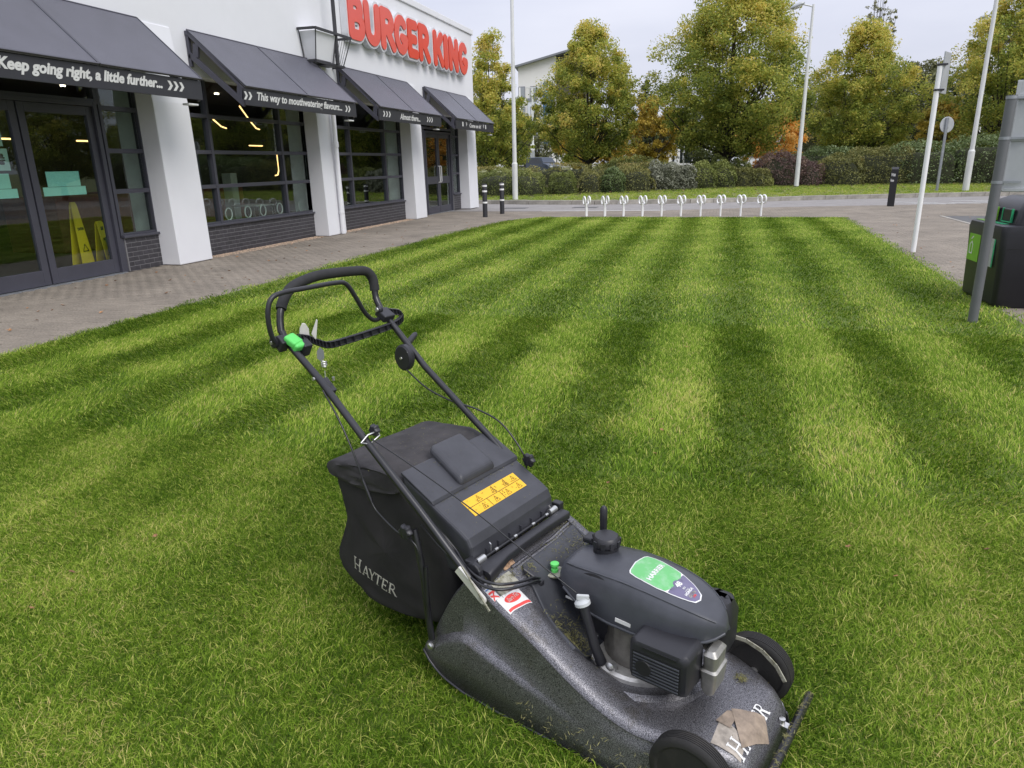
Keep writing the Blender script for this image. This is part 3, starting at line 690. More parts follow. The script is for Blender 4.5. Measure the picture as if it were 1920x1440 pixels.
# doors
def door(leaves, ztop, midrail=None, handles=(), mint=False):
    y0, y1 = leaves[0][0], leaves[-1][1]
    o = P(MB().bx(-9.60, -9.45, y1 - .001, y1 + .07, .0, ztop + .07).bx(-9.60, -9.45, y0 - .07, y0 + .001, .0, ztop + .07).bx(-9.60, -9.45, y0 + .0015, y1 - .0015, ztop + .005, ztop + .07), 'door_frame', 'anthracite', bevel=.004)
    for y0, y1 in leaves:
        f = MB(); w_ = .115; x0, x1 = -9.56, -9.495
        f.bx(x0, x1, y0 + .006, y0 + w_, .015, ztop).bx(x0, x1, y1 - w_, y1 - .006, .015, ztop).bx(x0, x1 - .001, y0 + w_ + .0005, y1 - w_ - .0005, .015, .235).bx(x0, x1 - .001, y0 + w_ + .0005, y1 - w_ - .0005, ztop - .13, ztop)
        if midrail: f.bx(x0, x1 - .001, y0 + w_ + .0005, y1 - w_ - .0005, midrail[0], midrail[1])
        d = P(f, 'door', 'anthracite', bevel=.004)
        g = P(MB().bx(-9.53, -9.524, y0 + w_ - .01, y1 - w_ + .01, .23, ztop - .125), 'pane', 'glass_door', d)
    for y in handles:
        h = P(MB().tube([(-9.49, y, 1.02), (-9.44, y, 1.03), (-9.43, y, 1.08), (-9.43, y, 1.50), (-9.44, y, 1.55), (-9.49, y, 1.56)], .016, 8), 'door_handle', 'white_paint', smooth=60)
door([(5.65, 6.92), (6.94, 8.20), (8.215, 9.50)], 2.56)
door([(22.72, 23.84), (23.85, 24.96)], 2.60, midrail=(.98, 1.22), handles=(23.78, 23.93))
P(MB().bx(-9.60, -9.47, 21.6, 22.645, 0, 2.70), 'side_panel', 'anthracite')
P(MB().bx(-9.60, -9.40, 5.5, 9.56, -.03, .006), 'threshold', 'galv'); P(MB().bx(-9.60, -9.42, 22.6, 25.0, -.03, .006), 'threshold', 'galv')
P(MB().bx(-9.60, -9.456, 9.505 + .07, 9.60 + .03, .0, .545), 'jamb', 'anthracite')
# mint notices on the doors (paper on the glass)
for ya, yb, za, zb, m in ((8.50, 9.08, 1.40, 1.615, 'mint_paper'), (8.41, 9.16, 1.27, 1.395, 'mint_paper'), (7.35, 7.92, 1.40, 1.60, 'mint_paper'), (7.30, 8.00, 1.27, 1.395, 'mint_paper'), (7.35, 7.97, 1.64, 1.93, 'mint_pale'), (7.35, 7.93, 1.96, 2.20, 'mint_pale'), (7.35, 7.9, 2.35, 2.43, 'mint_pale')):
    o = tag(MB().bx(-9.541, -9.538, ya, yb, za, zb).obj('door_notice', m), {1.615: 'upper mint green notice taped inside the right glass door', 1.60: 'upper mint green notice inside the left glass door', 2.20: 'pale green poster high on the left glass door', 1.93: 'pale green poster with round black stamp on the left door', 2.43: 'small pale slip at the top of the left glass door'}.get(zb) or ('wide low mint green notice inside the right glass door' if ya > 8 else 'wide low mint green notice inside the left glass door'), 'notice')
# round black bun-shaped stamp
cm = frameM((-9.5365, 7.86, 1.79), (0, 1, 0), (0, 0, 1))
lp = contour([([(-.02, .052), (.02, .052)], .022), ([(-.02, -.052), (.02, -.052)], .022), ([(-.045, .018), (.045, .018)], .012), ([(-.045, -.016), (.045, -.016)], .012)], res=.006, pad=.08)
st = mesh_obj('stamp', glyph_mesh(lp, .001, 'print_black', cm, tol=.01)); tag(st, 'small round black bun shaped emblem on a pale green poster', 'emblem')
# downpipe, hopper frame and tall dark pole at the second pillar
P(MB().tube([(-9.0, 16.05, .02), (-9.0, 16.05, 3.0), (-9.12, 16.05, 3.35), (-9.22, 16.05, 3.75)], .055, 12).tube([(-9.0, 16.05, 2.05), (-9.0, 16.05, 2.17)], .068, 12).tube([(-9.0, 16.05, .5), (-9.0, 16.05, .55)], .064, 12), 'downpipe', 'render_white', smooth=40)
hp = MB().loft([[(-9.29, 15.55, 3.93), (-9.02, 15.55, 3.93), (-9.02, 16.25, 3.93), (-9.29, 16.25, 3.93)], [(-9.29, 15.40, 4.50), (-8.90, 15.40, 4.50), (-8.90, 16.30, 4.50), (-9.29, 16.30, 4.50)]])
P(hp, 'rain_hopper', 'render_white', bevel=.008)
hf = MB()
for y0, y1, x1, z in ((15.32, 16.95, -8.85, 4.53), (15.45, 16.75, -8.98, 3.88)):
    hf.bar((x1, y0, z), (x1, y1, z), .05, .05).bar((-9.29, y0, z), (x1 - .026, y0, z), .05, .05).bar((-9.29, y1, z), (x1 - .026, y1, z), .05, .05)
for ya, yb in ((15.34, 15.47), (16.28, 16.22), (16.93, 16.73)): hf.tube([(-8.85, ya, 4.50), (-8.98, yb, 3.91)], .012, 6)
hf.tube([(-9.27, 15.34, 4.5), (-9.27, 15.47, 3.91)], .012, 6)
hf.tube([(-9.27, 16.93, 4.5), (-9.27, 16.73, 3.91)], .012, 6)
for k in range(6): hf.tube([(-8.86 - .08 * k * .9, 16.93, 4.5), (-8.99 - .05 * k, 16.73, 3.91)], .006, 5)
hf.box((-9.12, 16.2, 3.87), (.3, .5, .04))
P(hf, 'hopper_frame', 'anthracite_dark')
P(MB().tube([(-8.93, 16.36, 3.9), (-8.93, 16.36, 7.6)], .045, 12), 'dark_pole', 'anthracite_dark', smooth=40)
# ------------------------------------------------------------------ awnings (parts of the building)
AX0, AX1, AZ0, AZ1 = -9.27, -8.22, 3.93, 2.985
def awning(y0, y1, spot=True):
    fr = MB(); d = Vector((AX1 - AX0, 0, AZ1 - AZ0)); dn_ = d.normalized(); nrm = Vector((-dn_.z, 0, dn_.x))
    if nrm.z < 0: nrm = -nrm
    fr.bx(-9.295, -9.235, y0, y1, AZ0 - .075, AZ0 + .005)                                        # wall rail
    for y in (y0 + .03, (y0 + y1) / 2, y1 - .03):
        fr.bar((AX0 + .03, y, AZ0 - .045), (AX1 - .02, y, AZ1 - .045), .05, .05, nrm)
    for y in (y0 + .035, y1 - .035):
        fr.bar((-9.26, y, 3.55), (AX1 - .03, y, AZ1 - .30), .06, .09, nrm)                        # lower raker
        fr.bx(-9.29, -9.235, y - .03, y + .03, 3.35, AZ0 - .08)
        for t, s in ((.14, .16), (.9, .15)):
            c = Vector((AX0, y, AZ0)).lerp(Vector((AX1, y, AZ1)), t) + Vector((-.0, 0, -.19)); fr.box(c, (.11, .05, .22), Matrix.Rotation(R(10), 3, 'Y'))
    fr.bx(AX1 - .07, AX1 - .031, y0 + .06, y1 - .06, AZ1 - .30, AZ1 - .26)
    o = P(fr, 'awning', 'anthracite', bevel=.003)
    ym = (y0 + y1) / 2
    for a, c in ((y0 + .012, ym - .012), (ym + .012, y1 - .012)):
        p0, p1 = Vector((AX0, 0, AZ0)), Vector((AX1 + .02, 0, AZ1 - .018))
        b = MB(); vs = [p0 + Vector((0, a, 0)) + nrm * 0, p0 + Vector((0, c, 0)), p1 + Vector((0, c, 0)), p1 + Vector((0, a, 0))]
        b.add(vs + [v + nrm * .03 for v in vs], [(3, 2, 1, 0), (4, 5, 6, 7), (0, 1, 5, 4), (1, 2, 6, 5), (2, 3, 7, 6), (3, 0, 4, 7)])
        q = P(b, 'awning_panel', 'perforated_sheet', o)
        uv = q.data.uv_layers.new(name='UVMap')
        for li, lo in enumerate(q.data.loops):
            v = q.data.vertices[lo.vertex_index].co; uv.data[li].uv = (v.y, (v.x - AX0) * 1.35)
        e = MB(); w_ = .022                                                                        # slim raised rim
        for va, vb in ((vs[0], vs[1]), (vs[1], vs[2]), (vs[2], vs[3]), (vs[3], vs[0])): e.bar(va + nrm * .034, vb + nrm * .034, w_, .008, nrm)
        q = P(e, 'panel_rim', 'anthracite', o)
    q = P(MB().bx(AX1 - .03, AX1 + .005, y0, y1, AZ1 - .31, AZ1 - .025), 'fascia', 'fascia_black', o, bevel=.003)
    if spot:
        q = P(MB().bx(AX1 - .16, AX1 - .03, y1 - .30, y1 - .08, AZ1 - .40, AZ1 - .37), 'awning_spotlight', 'white_dirty', o, bevel=.005)
    return o
def fascia_text(aw, txt, ya, yb, zb, h, shear=.28, bold=.012, **kw):
    M = frameM((AX1 + .0075, ya, zb), (0, 1, 0), (0, 0, 1))
    o = text_obj('lettering', txt, M, aw, 'fascia_print', fit=(yb - ya, h), size=.2, bold=bold, shear=shear, ext=.0015, **kw)
    if h > .17: split_letters(o)
def chev(aw, y, n, z=2.765, h=.135, w_=.07, gap=.125):
    b = MB()
    for k in range(n):
        q = y + k * gap; poly = [(q, z), (q + w_ * .8, z), (q + w_ * 1.75, z + h / 2), (q + w_ * 1.1, z + h), (q + w_ * .3, z + h), (q + w_ * .95, z + h / 2)]
        b.prism([(p[0], p[1]) for p in poly], .003, Matrix(((0, 0, 1, AX1 + .006), (1, 0, 0, 0), (0, 1, 0, 0), (0, 0, 0, 1))))
    o = P(b, 'chevrons', 'fascia_print', aw)
a1 = awning(6.42, 10.50); fascia_text(a1, 'Keep going right, a little further...', 6.97, 9.62, 2.735, .185, bold=.008); chev(a1, 9.72, 3)
a2 = awning(11.62, 15.72); fascia_text(a2, 'This way to mouthwatering flavours...', 11.98, 15.06, 2.735, .185, bold=.005); chev(a2, 11.46 + .12, 2); chev(a2, 15.20, 2)
a3 = awning(16.90, 21.02); fascia_text(a3, 'Almost there...', 18.10, 19.42, 2.745, .15, bold=.004); chev(a3, 17.10, 3, gap=.16); chev(a3, 19.90, 3, gap=.16)
a4 = awning(22.28, 26.20); fascia_text(a4, 'Come on in!', 23.55, 24.75, 2.755, .13, bold=.004)
for y in (22.85, 25.2):
    o = P(MB().bx(AX1 + .006, AX1 + .009, y, y + .10, 2.765, 2.90), 'bun_mark', 'fascia_print', a4, bevel=.0)
for y in (23.2, 24.95):
    o = P(MB().prism([(y, 2.90), (y + .05, 2.77), (y + .11, 2.90), (y + .08, 2.90), (y + .05, 2.82), (y + .03, 2.90)], .003, Matrix(((0, 0, 1, AX1 + .006), (1, 0, 0, 0), (0, 1, 0, 0), (0, 0, 0, 1)))), 'chevrons', 'fascia_print', a4)
# ------------------------------------------------------------------ wall sign: fat rounded red letters on grey backed trays
rr = .122
GL = {
 'B': [([(.16, .14), (.16, .90)], rr), ([(.16, .90)] + arc(.42, .72, .17, .17, 90, -90) + [(.2, .54)], .13), ([(.2, .54)] + arc(.46, .34, .20, .20, 90, -90) + [(.16, .14)], .12)],
 'U': [([(.15, .88), (.16, .42)] + arc(.40, .36, .235, .23, 180, 360) + [(.64, .42), (.65, .88)], rr)],
 'R': [([(.15, .13), (.15, .90)], rr), ([(.15, .89)] + arc(.40, .70, .19, .19, 90, -90) + [(.18, .50)], .125), ([(.36, .50), (.66, .13)], rr)],
 'G': [(arc(.42, .51, .28, .37, 48, 330) + [(.68, .42), (.48, .44)], rr)],
 'E': [([(.15, .14), (.15, .89)], rr), ([(.15, .88), (.54, .88)], .125), ([(.15, .515), (.50, .515)], .12), ([(.15, .15), (.56, .15)], .125)],
 'K': [([(.15, .13), (.15, .89)], rr), ([(.20, .46), (.60, .88)], .13), ([(.32, .56), (.64, .14)], rr)],
 'I': [([(.14, .13), (.14, .89)], rr)],
 'N': [([(.15, .13), (.15, .89)], rr), ([(.15, .86), (.62, .16)], .13), ([(.62, .13), (.62, .89)], rr)],
}
sign = empty('wall_sign', (-9.3, 21.7, 4.6), label='big rounded red lettering reading across the white restaurant wall', cat='sign')
WINV[sign] = Matrix.Translation(sign.location).inverted()
LET = [('B', 17.36, 18.27), ('U', 18.21, 19.17), ('R', 19.13, 20.12), ('G', 20.00, 20.96), ('E', 20.90, 21.72), ('R', 21.70, 22.66), ('K', 22.88, 23.82), ('I', 23.78, 24.20), ('N', 24.22, 25.20), ('G', 25.20, 26.16)]
for i, (ch, ya, yb) in enumerate(LET):
    st = GL[ch]; lo = min(p[0] - s[1] for s in st for p in s[0]); hi = max(p[0] + s[1] for s in st for p in s[0]); sx_ = (yb - ya - .06) / (hi - lo)
    A = contour(st, res=.025); Bk = contour(st, res=.03, grow=.055)
    Mf = frameM((-9.105, ya + .03, 4.60), (0, 1, 0), (0, 0, 1)) @ Matrix.Diagonal((sx_, 1.06, 1, 1)) @ Matrix.Translation((-lo, 0, 0))
    Mb = frameM((-9.205, ya + .03, 4.60), (0, 1, 0), (0, 0, 1)) @ Matrix.Diagonal((sx_, 1.06, 1, 1)) @ Matrix.Translation((-lo, 0, 0))
    tray = PM(glyph_mesh(Bk, .17, 'sign_return', Mb), 'letter_tray', sign)
    face = PM(glyph_mesh(A, .03, 'red_sign_faded' if i < 4 else 'red_sign', Mf), 'letter', sign)
# ------------------------------------------------------------------ things inside, seen through the glass
def caution(x, y, rz, h, txt):
    t = empty('caution_sign', (x, y, .02), rz, 'tall yellow plastic caution sign with warning triangle behind the glass door' if h > 1 else 'shorter yellow caution board with hand hole behind the glass door', 'caution sign')
    for s in (-1, 1):
        b = MB(); n = 8; w0, w1 = .16, .07
        poly = [(-w0, 0), (w0, 0), (w1, h - .05), (w1 * .6, h), (-w1 * .6, h), (-w1, h - .05)] if h > 1 else [(-.14, 0), (.14, 0), (.115, h - .04), (.08, h), (-.08, h), (-.115, h - .04)]
        M = Matrix.Translation((0, s * .10, 0)) @ Matrix.Rotation(R(90 - s * math.degrees(math.atan2(.09, h)) * -1), 4, 'X')
        b.prism(poly, .012, M)
        b.obj('board', 'yellow_plastic', t, bevel=.004)
    M = Matrix.Translation((0, -.106, 0)) @ Matrix.Rotation(R(90 - math.degrees(math.atan2(.09, h))), 4, 'X')
    M = M @ Matrix.Translation((0, 0, .013))
    text_obj('lettering', txt, M @ Matrix.Translation((-.07, h * .6, 0)), t, 'print_black', fit=(.14, .045), size=.1, bold=.004, ext=.001)
    b = MB(); a = .065; tri = [(-a, 0), (a, 0), (0, 1.7 * a)]
    for p, q in zip(tri, tri[1:] + tri[:1]): b.bar(M @ Vector((p[0], p[1] + h * .3, 0)), M @ Vector((q[0], q[1] + h * .3, 0)), .012, .002, M.to_3x3() @ Vector((0, 0, 1)))
    b.obj('warning_triangle', 'print_black', t)
    if h < 1: MB().box(M @ Vector((0, h - .12, .0)), (.09, .002, .06)).obj('hand_hole', 'inside_dark', t)
    return t
caution(-10.15, 9.42, R(100), 1.12, 'CAUTION'); caution(-10.0, 9.72, R(112), .80, 'CAUTION')
tag(MB().bx(-10.0, -9.8, 9.75, 10.05, .02, .55).obj('floor_box', 'inside_green', bevel=.01), 'low grey green box on the floor right of the caution boards', 'box')
def ring_chair(x, y, lab):
    t = empty('bar_chair', (x, y, .02), R(90), lab, 'chair', 'round backed chairs along the big window')
    MB().tube(arc3(0, -.17, .68, .105, .12), .014, 8, closed=True).obj('backrest', 'chair_white', t, smooth=60)
    MB().lathe([(.18, .45), (.19, .47), (.18, .49)], 20).obj('seat', 'chair_white', t, smooth=40)
    for a in (45, 135, 225, 315): MB().tube([(.14 * math.cos(R(a)), .14 * math.sin(R(a)), .45), (.2 * math.cos(R(a)), .2 * math.sin(R(a)), 0)], .012, 6).obj('leg', 'galv', t)
    return t
def arc3(x, y, z, rx, rz, n=20): return [(x + rx * math.cos(2 * PI * k / n), y, z + rz * math.sin(2 * PI * k / n)) for k in range(n)]
c0 = None
for y in (12.0, 13.0, 13.65, 14.2, 14.85, 15.75):
    L_ = 'pale round backed chair behind the lower window, ' + {12.0: 'nearest the left pillar', 13.0: 'second from the left', 13.65: 'third from the left', 14.2: 'third from the right', 14.85: 'second from the right', 15.75: 'nearest the downpipe pillar'}[y]
    c = ring_chair(-10.1, y, L_)
for y, lab in ((12.6, 'pale small table inside the big window near the left chairs'), (15.2, 'pale small table inside the big window near the right chairs')):
    t = empty('cafe_table', (-10.9, y, .02), 0, lab, 'table')
    MB().bx(-.35, .35, -.35, .35, .72, .75).obj('table_top', 'chair_white', t, bevel=.008); MB().tube([(0, 0, 0), (0, 0, .72)], .035, 10).obj('pedestal', 'galv', t)
# ------------------------------------------------------------------ street furniture
def bollard(x, y, lab):
    t = empty('bollard', (x, y, 0), 0, lab, 'bollard', 'banded bollards by the restaurant corner')
    MB().lathe([(.075, 0), (.075, .98), (.068, 1.0), (.05, 1.005)], 20).obj('post', 'anthracite_dark', t, smooth=40)
    for z in (.42, .76, .92): MB().lathe([(.0775, z), (.0775, z + .05)], 20).obj('band', 'white_paint', t, smooth=40)
bollard(-7.17, 21.75, 'dark bollard with three white bands, left one nearest the end pillar')
bollard(-7.05, 23.2, 'dark bollard with three white bands, right one nearest the tall white pole')
# cycle stands: two white tubes, each with its ring
def hoop(x, y, lab):
    t = empty('cycle_stand', (x, y, 0), 0, lab, 'cycle stand', 'row of white looped cycle stands')
    for s in (-1, 1):
        yy = s * .075
        MB().tube([(0, yy, 0), (0, yy, .38)], .027, 8).obj('post', 'white_paint', t, smooth=60)
        a = R(-27); cx_, n = s * .060, 20
        pts = [(cx_ + .125 * math.cos(2 * PI * k / n) * math.sin(a), yy + .125 * math.cos(2 * PI * k / n) * math.cos(a), .468 + .115 * math.sin(2 * PI * k / n)) for k in range(n)]
        MB().tube(pts, .024, 8, closed=True).obj('ring', 'white_paint', t, smooth=60)
    return t
for i in range(10):
    where = ['leftmost of the row', 'second from the left', 'third from the left', 'fourth from the left', 'fifth from the left', 'fifth from the right', 'fourth from the right', 'third from the right', 'second from the right', 'rightmost of the row'][i]
    hoop(-4.02 + .5645 * i, 22.12 + .02 * i, 'white looped cycle stand behind the lawn, ' + where)
# poles
def pole(name, x, y, z, segs, m, lab, cat, parts=(), **kw):
    t = empty(name, (x, y, z), 0, lab, cat, **kw); 
    for nm, pts, r in segs: MB().tube(pts, r, 16).obj(nm, m, t, smooth=40)
    return t
zb = ground_z(-8.5, 29.8)
pole('lamp_post', -8.45, 29.75, .08, [('base_sleeve', [(0, 0, 0), (0, 0, 1.5)], .115), ('collar', [(0, 0, 1.5), (0, 0, 1.55)], [.115, .085]), ('mast', [(0, 0, 1.55), (0, 0, 10.5)], [.085, .06])], 'white_dirty', 'tall white lamp post standing behind the two bollards at the kerb', 'lamp post')
x, y = 9.52, 34.2; z = ground_z(x, y)
pole('lamp_post', x, y, z, [('base_sleeve', [(0, 0, 0), (0, 0, 1.55)], .125), ('collar', [(0, 0, 1.55), (0, 0, 1.62)], [.125, .088]), ('mast', [(0, 0, 1.62), (0, 0, 11)], [.088, .062])], 'white_dirty', 'tall streaked white lamp post on the verge in front of the right hedge', 'lamp post')
def lamp_head(t, h, arm, d=-1):
    MB().tube([(0, 0, h - .06), (d * arm * .3, 0, h), (d * arm, 0, h + .08)], .03, 8).obj('arm', 'white_dirty', t, smooth=60)
    M = Matrix.Translation((d * (arm + .22), 0, h + .05)) @ Matrix.Rotation(R(20 * d), 4, 'Y')
    MB().loft([[M @ Vector((c * .30, math.cos(2 * PI * j / 12) * .14 * k, math.sin(2 * PI * j / 12) * .095 * k)) for j in range(12)] for c, k in ((-1, .35), (-.7, .8), (-.2, 1), (.4, .95), (.8, .7), (1, .3))]).obj('lantern', 'alu_back', t, smooth=60)
    MB().loft([[M @ Vector((c * .21, math.cos(2 * PI * j / 12) * .11 * k, -.05 + math.sin(2 * PI * j / 12) * .08 * k)) for j in range(12)] for c, k in ((-1, .3), (-.6, .9), (.5, .9), (1, .3))]).obj('lens', 'lamp_glow', t, smooth=60)
t = pole('street_lamp', 3.15, 36, .35, [('mast', [(0, 0, 0), (0, 0, 7.47)], [.105, .05])], 'white_dirty', 'white street lamp with lantern between the two largest trees', 'street lamp'); lamp_head(t, 7.42, .42)
t = pole('street_lamp', 14.1, 50, .5, [('mast', [(0, 0, 0), (0, 0, 8.5)], [.11, .055])], 'white_dirty', 'far street lamp whose lantern shows left of the tall right pole', 'street lamp'); lamp_head(t, 8.42, .45)
t = pole('street_lamp', -20.6, 80, 0, [('base_sleeve', [(0, 0, 0), (0, 0, 3.6)], .14), ('mast', [(0, 0, 3.6), (0, 0, 9.3)], [.12, .1])], 'white_dirty', 'distant white pole with small sign plates in front of the parked dark car', 'street lamp')
MB().bx(-.75, .75, -.05, .05, 9.3, 9.4).obj('cross_arm', 'white_dirty', t); MB().bx(-.22, .22, -.2, -.14, 2.9, 3.55).obj('sign_plate', 'white_paint', t); MB().bx(-.24, .24, -.2, -.14, 2.1, 2.8).obj('sign_plate', 'alu_back', t)
for x, y, h, r_a, lab in ((-5.6, 90, 5.2, .3, 'thick white post with tapered base left of the biggest tree trunk'), (-4.75, 88, 5.0, .12, 'thin white post beside the thick one left of the biggest trunk'), (-17.6, 80, 2.9, .07, 'thin pale post right of the parked dark car'), (-16.3, 80, 2.6, .07, 'thin pale post further right of the parked dark car'), (7.9, 72, 6.0, .10, 'slim white post left of the middle right tree trunk'), (11.9, 74, 4.6, .11, 'slim white post just right of the middle right tree trunk')):
    t = empty('post', (x, y, 0), 0, lab, 'post')
    if r_a == .3: MB().lathe([(.3, 0), (.3, 3.0), (.12, 3.5), (.14, 4.0), (.1, h + .2)], 14).obj('shaft', 'white_paint', t, smooth=40)
    else: MB().tube([(0, 0, 0), (0, 0, h)], r_a, 8).obj('shaft', 'white_paint', t, smooth=60)
    if x == 7.9: MB().box((0, 0, h + .1), (.3, .3, .25)).obj('lamp_cap', 'white_dirty', t, bevel=.04)
# white pole with the small edge-on sign
t = pole('sign_pole', 3.21, 13.85, 0, [('shaft', [(0, 0, 0), (0, 0, 2.96)], .04)], 'white_paint', 'slim white pole at the lawn edge with small sign seen edge on', 'sign pole')
MB().box((.115, .12, 2.86), (.02, .34, .62), Matrix.Rotation(R(-28), 3, 'Z')).obj('sign_plate', 'alu_back', t, bevel=.002)
for z in (2.60, 2.98): MB().bx(-.045, .10, -.05, .05, z - .014, z + .014).obj('clamp', 'black_plastic', t, bevel=.004)
# round sign seen from behind on the verge
y = 34.0; x = 8.42; z = ground_z(x, y)
t = pole('road_sign', x, y, z, [('shaft', [(0, 0, 0), (0, 0, 2.85)], .055)], 'galv', 'small round road sign seen from behind on a grey post on the verge', 'road sign')
MB().lathe([(.30, -.01), (.31, 0), (.30, .012)], 28, Matrix.Translation((.03, .08, 2.58)) @ Matrix.Rotation(R(24), 4, 'Z') @ Matrix.Rotation(R(90), 4, 'X')).obj('disc', 'alu_back', t, smooth=30)
MB().bx(-.09, .09, .055, .07, 2.44, 2.48).bx(-.09, .09, .055, .07, 2.68, 2.72).obj('clamp', 'galv', t)
# near grey post with the back of a big sign
t = pole('sign_post', 2.45, 7.9, 0, [('shaft', [(0, 0, 0), (0, 0, 2.10)], .044)], 'grey_post', 'thick dark grey post at the lawn corner carrying a pale sign panel', 'sign post')
ang = R(-14); RZ = Matrix.Rotation(ang, 3, 'Z')
def sp(x, y, z): return RZ @ Vector((x, y, 0)) + Vector((0, 0, z))
b = MB().box(sp(.40, .085, 1.74), (.74, .006, .98), RZ)
b.obj('sign_panel', 'alu_back', t, bevel=.002)
MB().box(sp(.40, .072, 1.27), (.70, .02, .03), RZ).box(sp(.40, .072, 1.72), (.70, .02, .03), RZ).box(sp(.40, .072, 2.10), (.70, .02, .03), RZ).box(sp(.045, .070, 1.74), (.03, .022, .96), RZ).obj('sign_rail', 'alu_back', t, bevel=.002)
for z in (1.34, 1.73, 2.08): MB().lathe([(.0475, z - .013), (.0475, z + .013)], 18).box(sp(.10, .052, z), (.18, .012, .02), RZ).obj('clamp', 'galv', t, smooth=40)
# parking totem
t = empty('totem_sign', (5.30, 26.62, 0), R(-12), 'leaning black parking totem with white lettering at the edge of the paving', 'totem sign')
b = MB().loft([[(-.105, -.075, 0), (.105, -.075, 0), (.105, .075, 0), (-.105, .075, 0)], [(-.105, -.075, 1.17), (.105, -.075, 1.17), (.105, .075, 1.24), (-.105, .075, 1.24)]])
b.obj('body', 'frame_black', t, bevel=.004)
MM = frameM((-.02, -.0775, .96), (1, 0, 0), (0, 0, 1))
text_obj('lettering', 'Wait', frameM((-.095, -.077, .95), (1, 0, 0), (0, 0, 1)), t, 'fascia_print', fit=(.13, .10), size=.1, bold=.004, ext=.001)
text_obj('lettering', 'Here', frameM((-.095, -.077, .78), (1, 0, 0), (0, 0, 1)), t, 'fascia_print', fit=(.10, .09), size=.1, bold=.004, ext=.001)
# double litter bin
t = empty('litter_bin', (2.86, 8.72, 0), R(2), 'large black double recycling bin with green mouths behind the grey post', 'litter bin')
def rrect(x0, x1, y0, y1, r, z, n=4):
    o = []
    for cx, cy, a in ((x1 - r, y0 + r, -90), (x1 - r, y1 - r, 0), (x0 + r, y1 - r, 90), (x0 + r, y0 + r, 180)):
        for k in range(n + 1): o.append((cx + r * math.cos(R(a + 90 * k / n)), cy + r * math.sin(R(a + 90 * k / n)), z))
    return o
W_, D_ = .92, .98
b = MB().loft([rrect(.03, W_ - .03, .02, D_ - .02, .04, 0), rrect(0, W_, 0, D_, .05, .04), rrect(-.015, W_ + .015, -.015, D_ + .015, .06, .55), rrect(-.03, W_ + .03, -.03, D_ + .03, .06, .80), rrect(-.02, W_ + .02, -.02, D_ + .02, .07, .86), rrect(.0, W_, .0, D_, .07, .875)])
b.obj('body', 'bin_black', t, smooth=35)
b = MB().loft([rrect(.10, W_ - .03, .02, D_ - .02, .05, .876), rrect(.12, W_ - .04, .03, D_ - .03, .06, 1.02), rrect(.16, W_ - .06, .06, D_ - .06, .08, 1.09), rrect(.26, W_ - .16, .16, D_ - .16, .10, 1.15)])
b.obj('hood', 'bin_black', t, smooth=40)
MB().bx(.03, W_ - .03, -.022, -.016, .80, .806).bx(.035, .2, -.024, -.02, .63, .636).obj('seam', 'rubber', t)
for i, (y0, m, pm_) in enumerate(((.14, 'green_bin', 'alu_back'), (.54, 'green_lime', 'green_lime'))):
    q = MB().bx(.085, .13, y0, y0 + .24, .90, 1.03).obj('bin_mouth', 'frame_black', t, bevel=.01)
    f = MB(); x0 = .078
    f.bx(x0, .1, y0 - .008, y0 + .008, .89, 1.035).bx(x0, .1, y0 + .232, y0 + .248, .89, 1.035).bx(x0, .1, y0 + .0085, y0 + .2315, .89, .902)
    f.obj('mouth_rim', m, t, bevel=.003)
    MB().bx(.005, .075, y0, y0 + .34, .876, .881).obj('ledge_label', m, t)
    MB().bx(-.027, -.021, y0 + .02, y0 + .36, .42, .72).obj('label_panel', pm_, t)
MB().bx(-.029, -.0275, .12, .15, .42, .72).obj('label_stripe', 'green_bin', t)
for y0, m in ((.26, 'print_black'), (.74, 'fascia_print')):
    lp = contour([([(0, 0), (0, .10), (.05, .13), (.08, .10), (.08, 0), (0, 0)], .007), ([(.02, .16), (.07, .19)], .008)], res=.005, pad=.03)
    mesh_obj('bottle_symbol', glyph_mesh(lp, .001, m, frameM((-.0283, y0 + .1, .50), (0, -1, 0), (0, 0, 1)), tol=.008), t)
# ------------------------------------------------------------------ foliage
leafmat('leaf_hornbeam', [(.13, .18, .04), (.26, .32, .06), (.41, .45, .085), (.58, .54, .11), (.76, .61, .15), (.80, .66, .26)], trans=.5)
leafmat('leaf_yellow', [(.16, .15, .03), (.32, .26, .04), (.46, .34, .05), (.56, .38, .08)], trans=.35)
leafmat('leaf_orange', [(.36, .19, .04), (.66, .33, .06), (.80, .44, .09), (.80, .56, .2)], trans=.45)
leafmat('leaf_willow', [(.09, .10, .045), (.17, .18, .08), (.25, .26, .13), (.33, .32, .19)], trans=.3)
leafmat('leaf_dark', [(.03, .045, .015), (.055, .075, .024), (.085, .105, .035), (.13, .14, .05)], trans=.25)
leafmat('leaf_box', [(.08, .105, .028), (.165, .20, .05), (.27, .30, .085), (.40, .39, .14)], trans=.2)
leafmat('leaf_mixed', [(.10, .10, .038), (.18, .19, .06), (.29, .28, .09), (.46, .34, .12)], trans=.2)
leafmat('leaf_silver', [(.12, .13, .09), (.23, .24, .17), (.34, .35, .27), (.45, .45, .36)], trans=.15)
leafmat('leaf_purple', [(.10, .062, .062), (.17, .11, .10), (.25, .17, .13), (.32, .26, .13)], trans=.15)
leafmat('leaf_laurel', [(.07, .10, .04), (.13, .18, .065), (.20, .26, .10), (.36, .41, .24)], trans=.15, rough=.35)
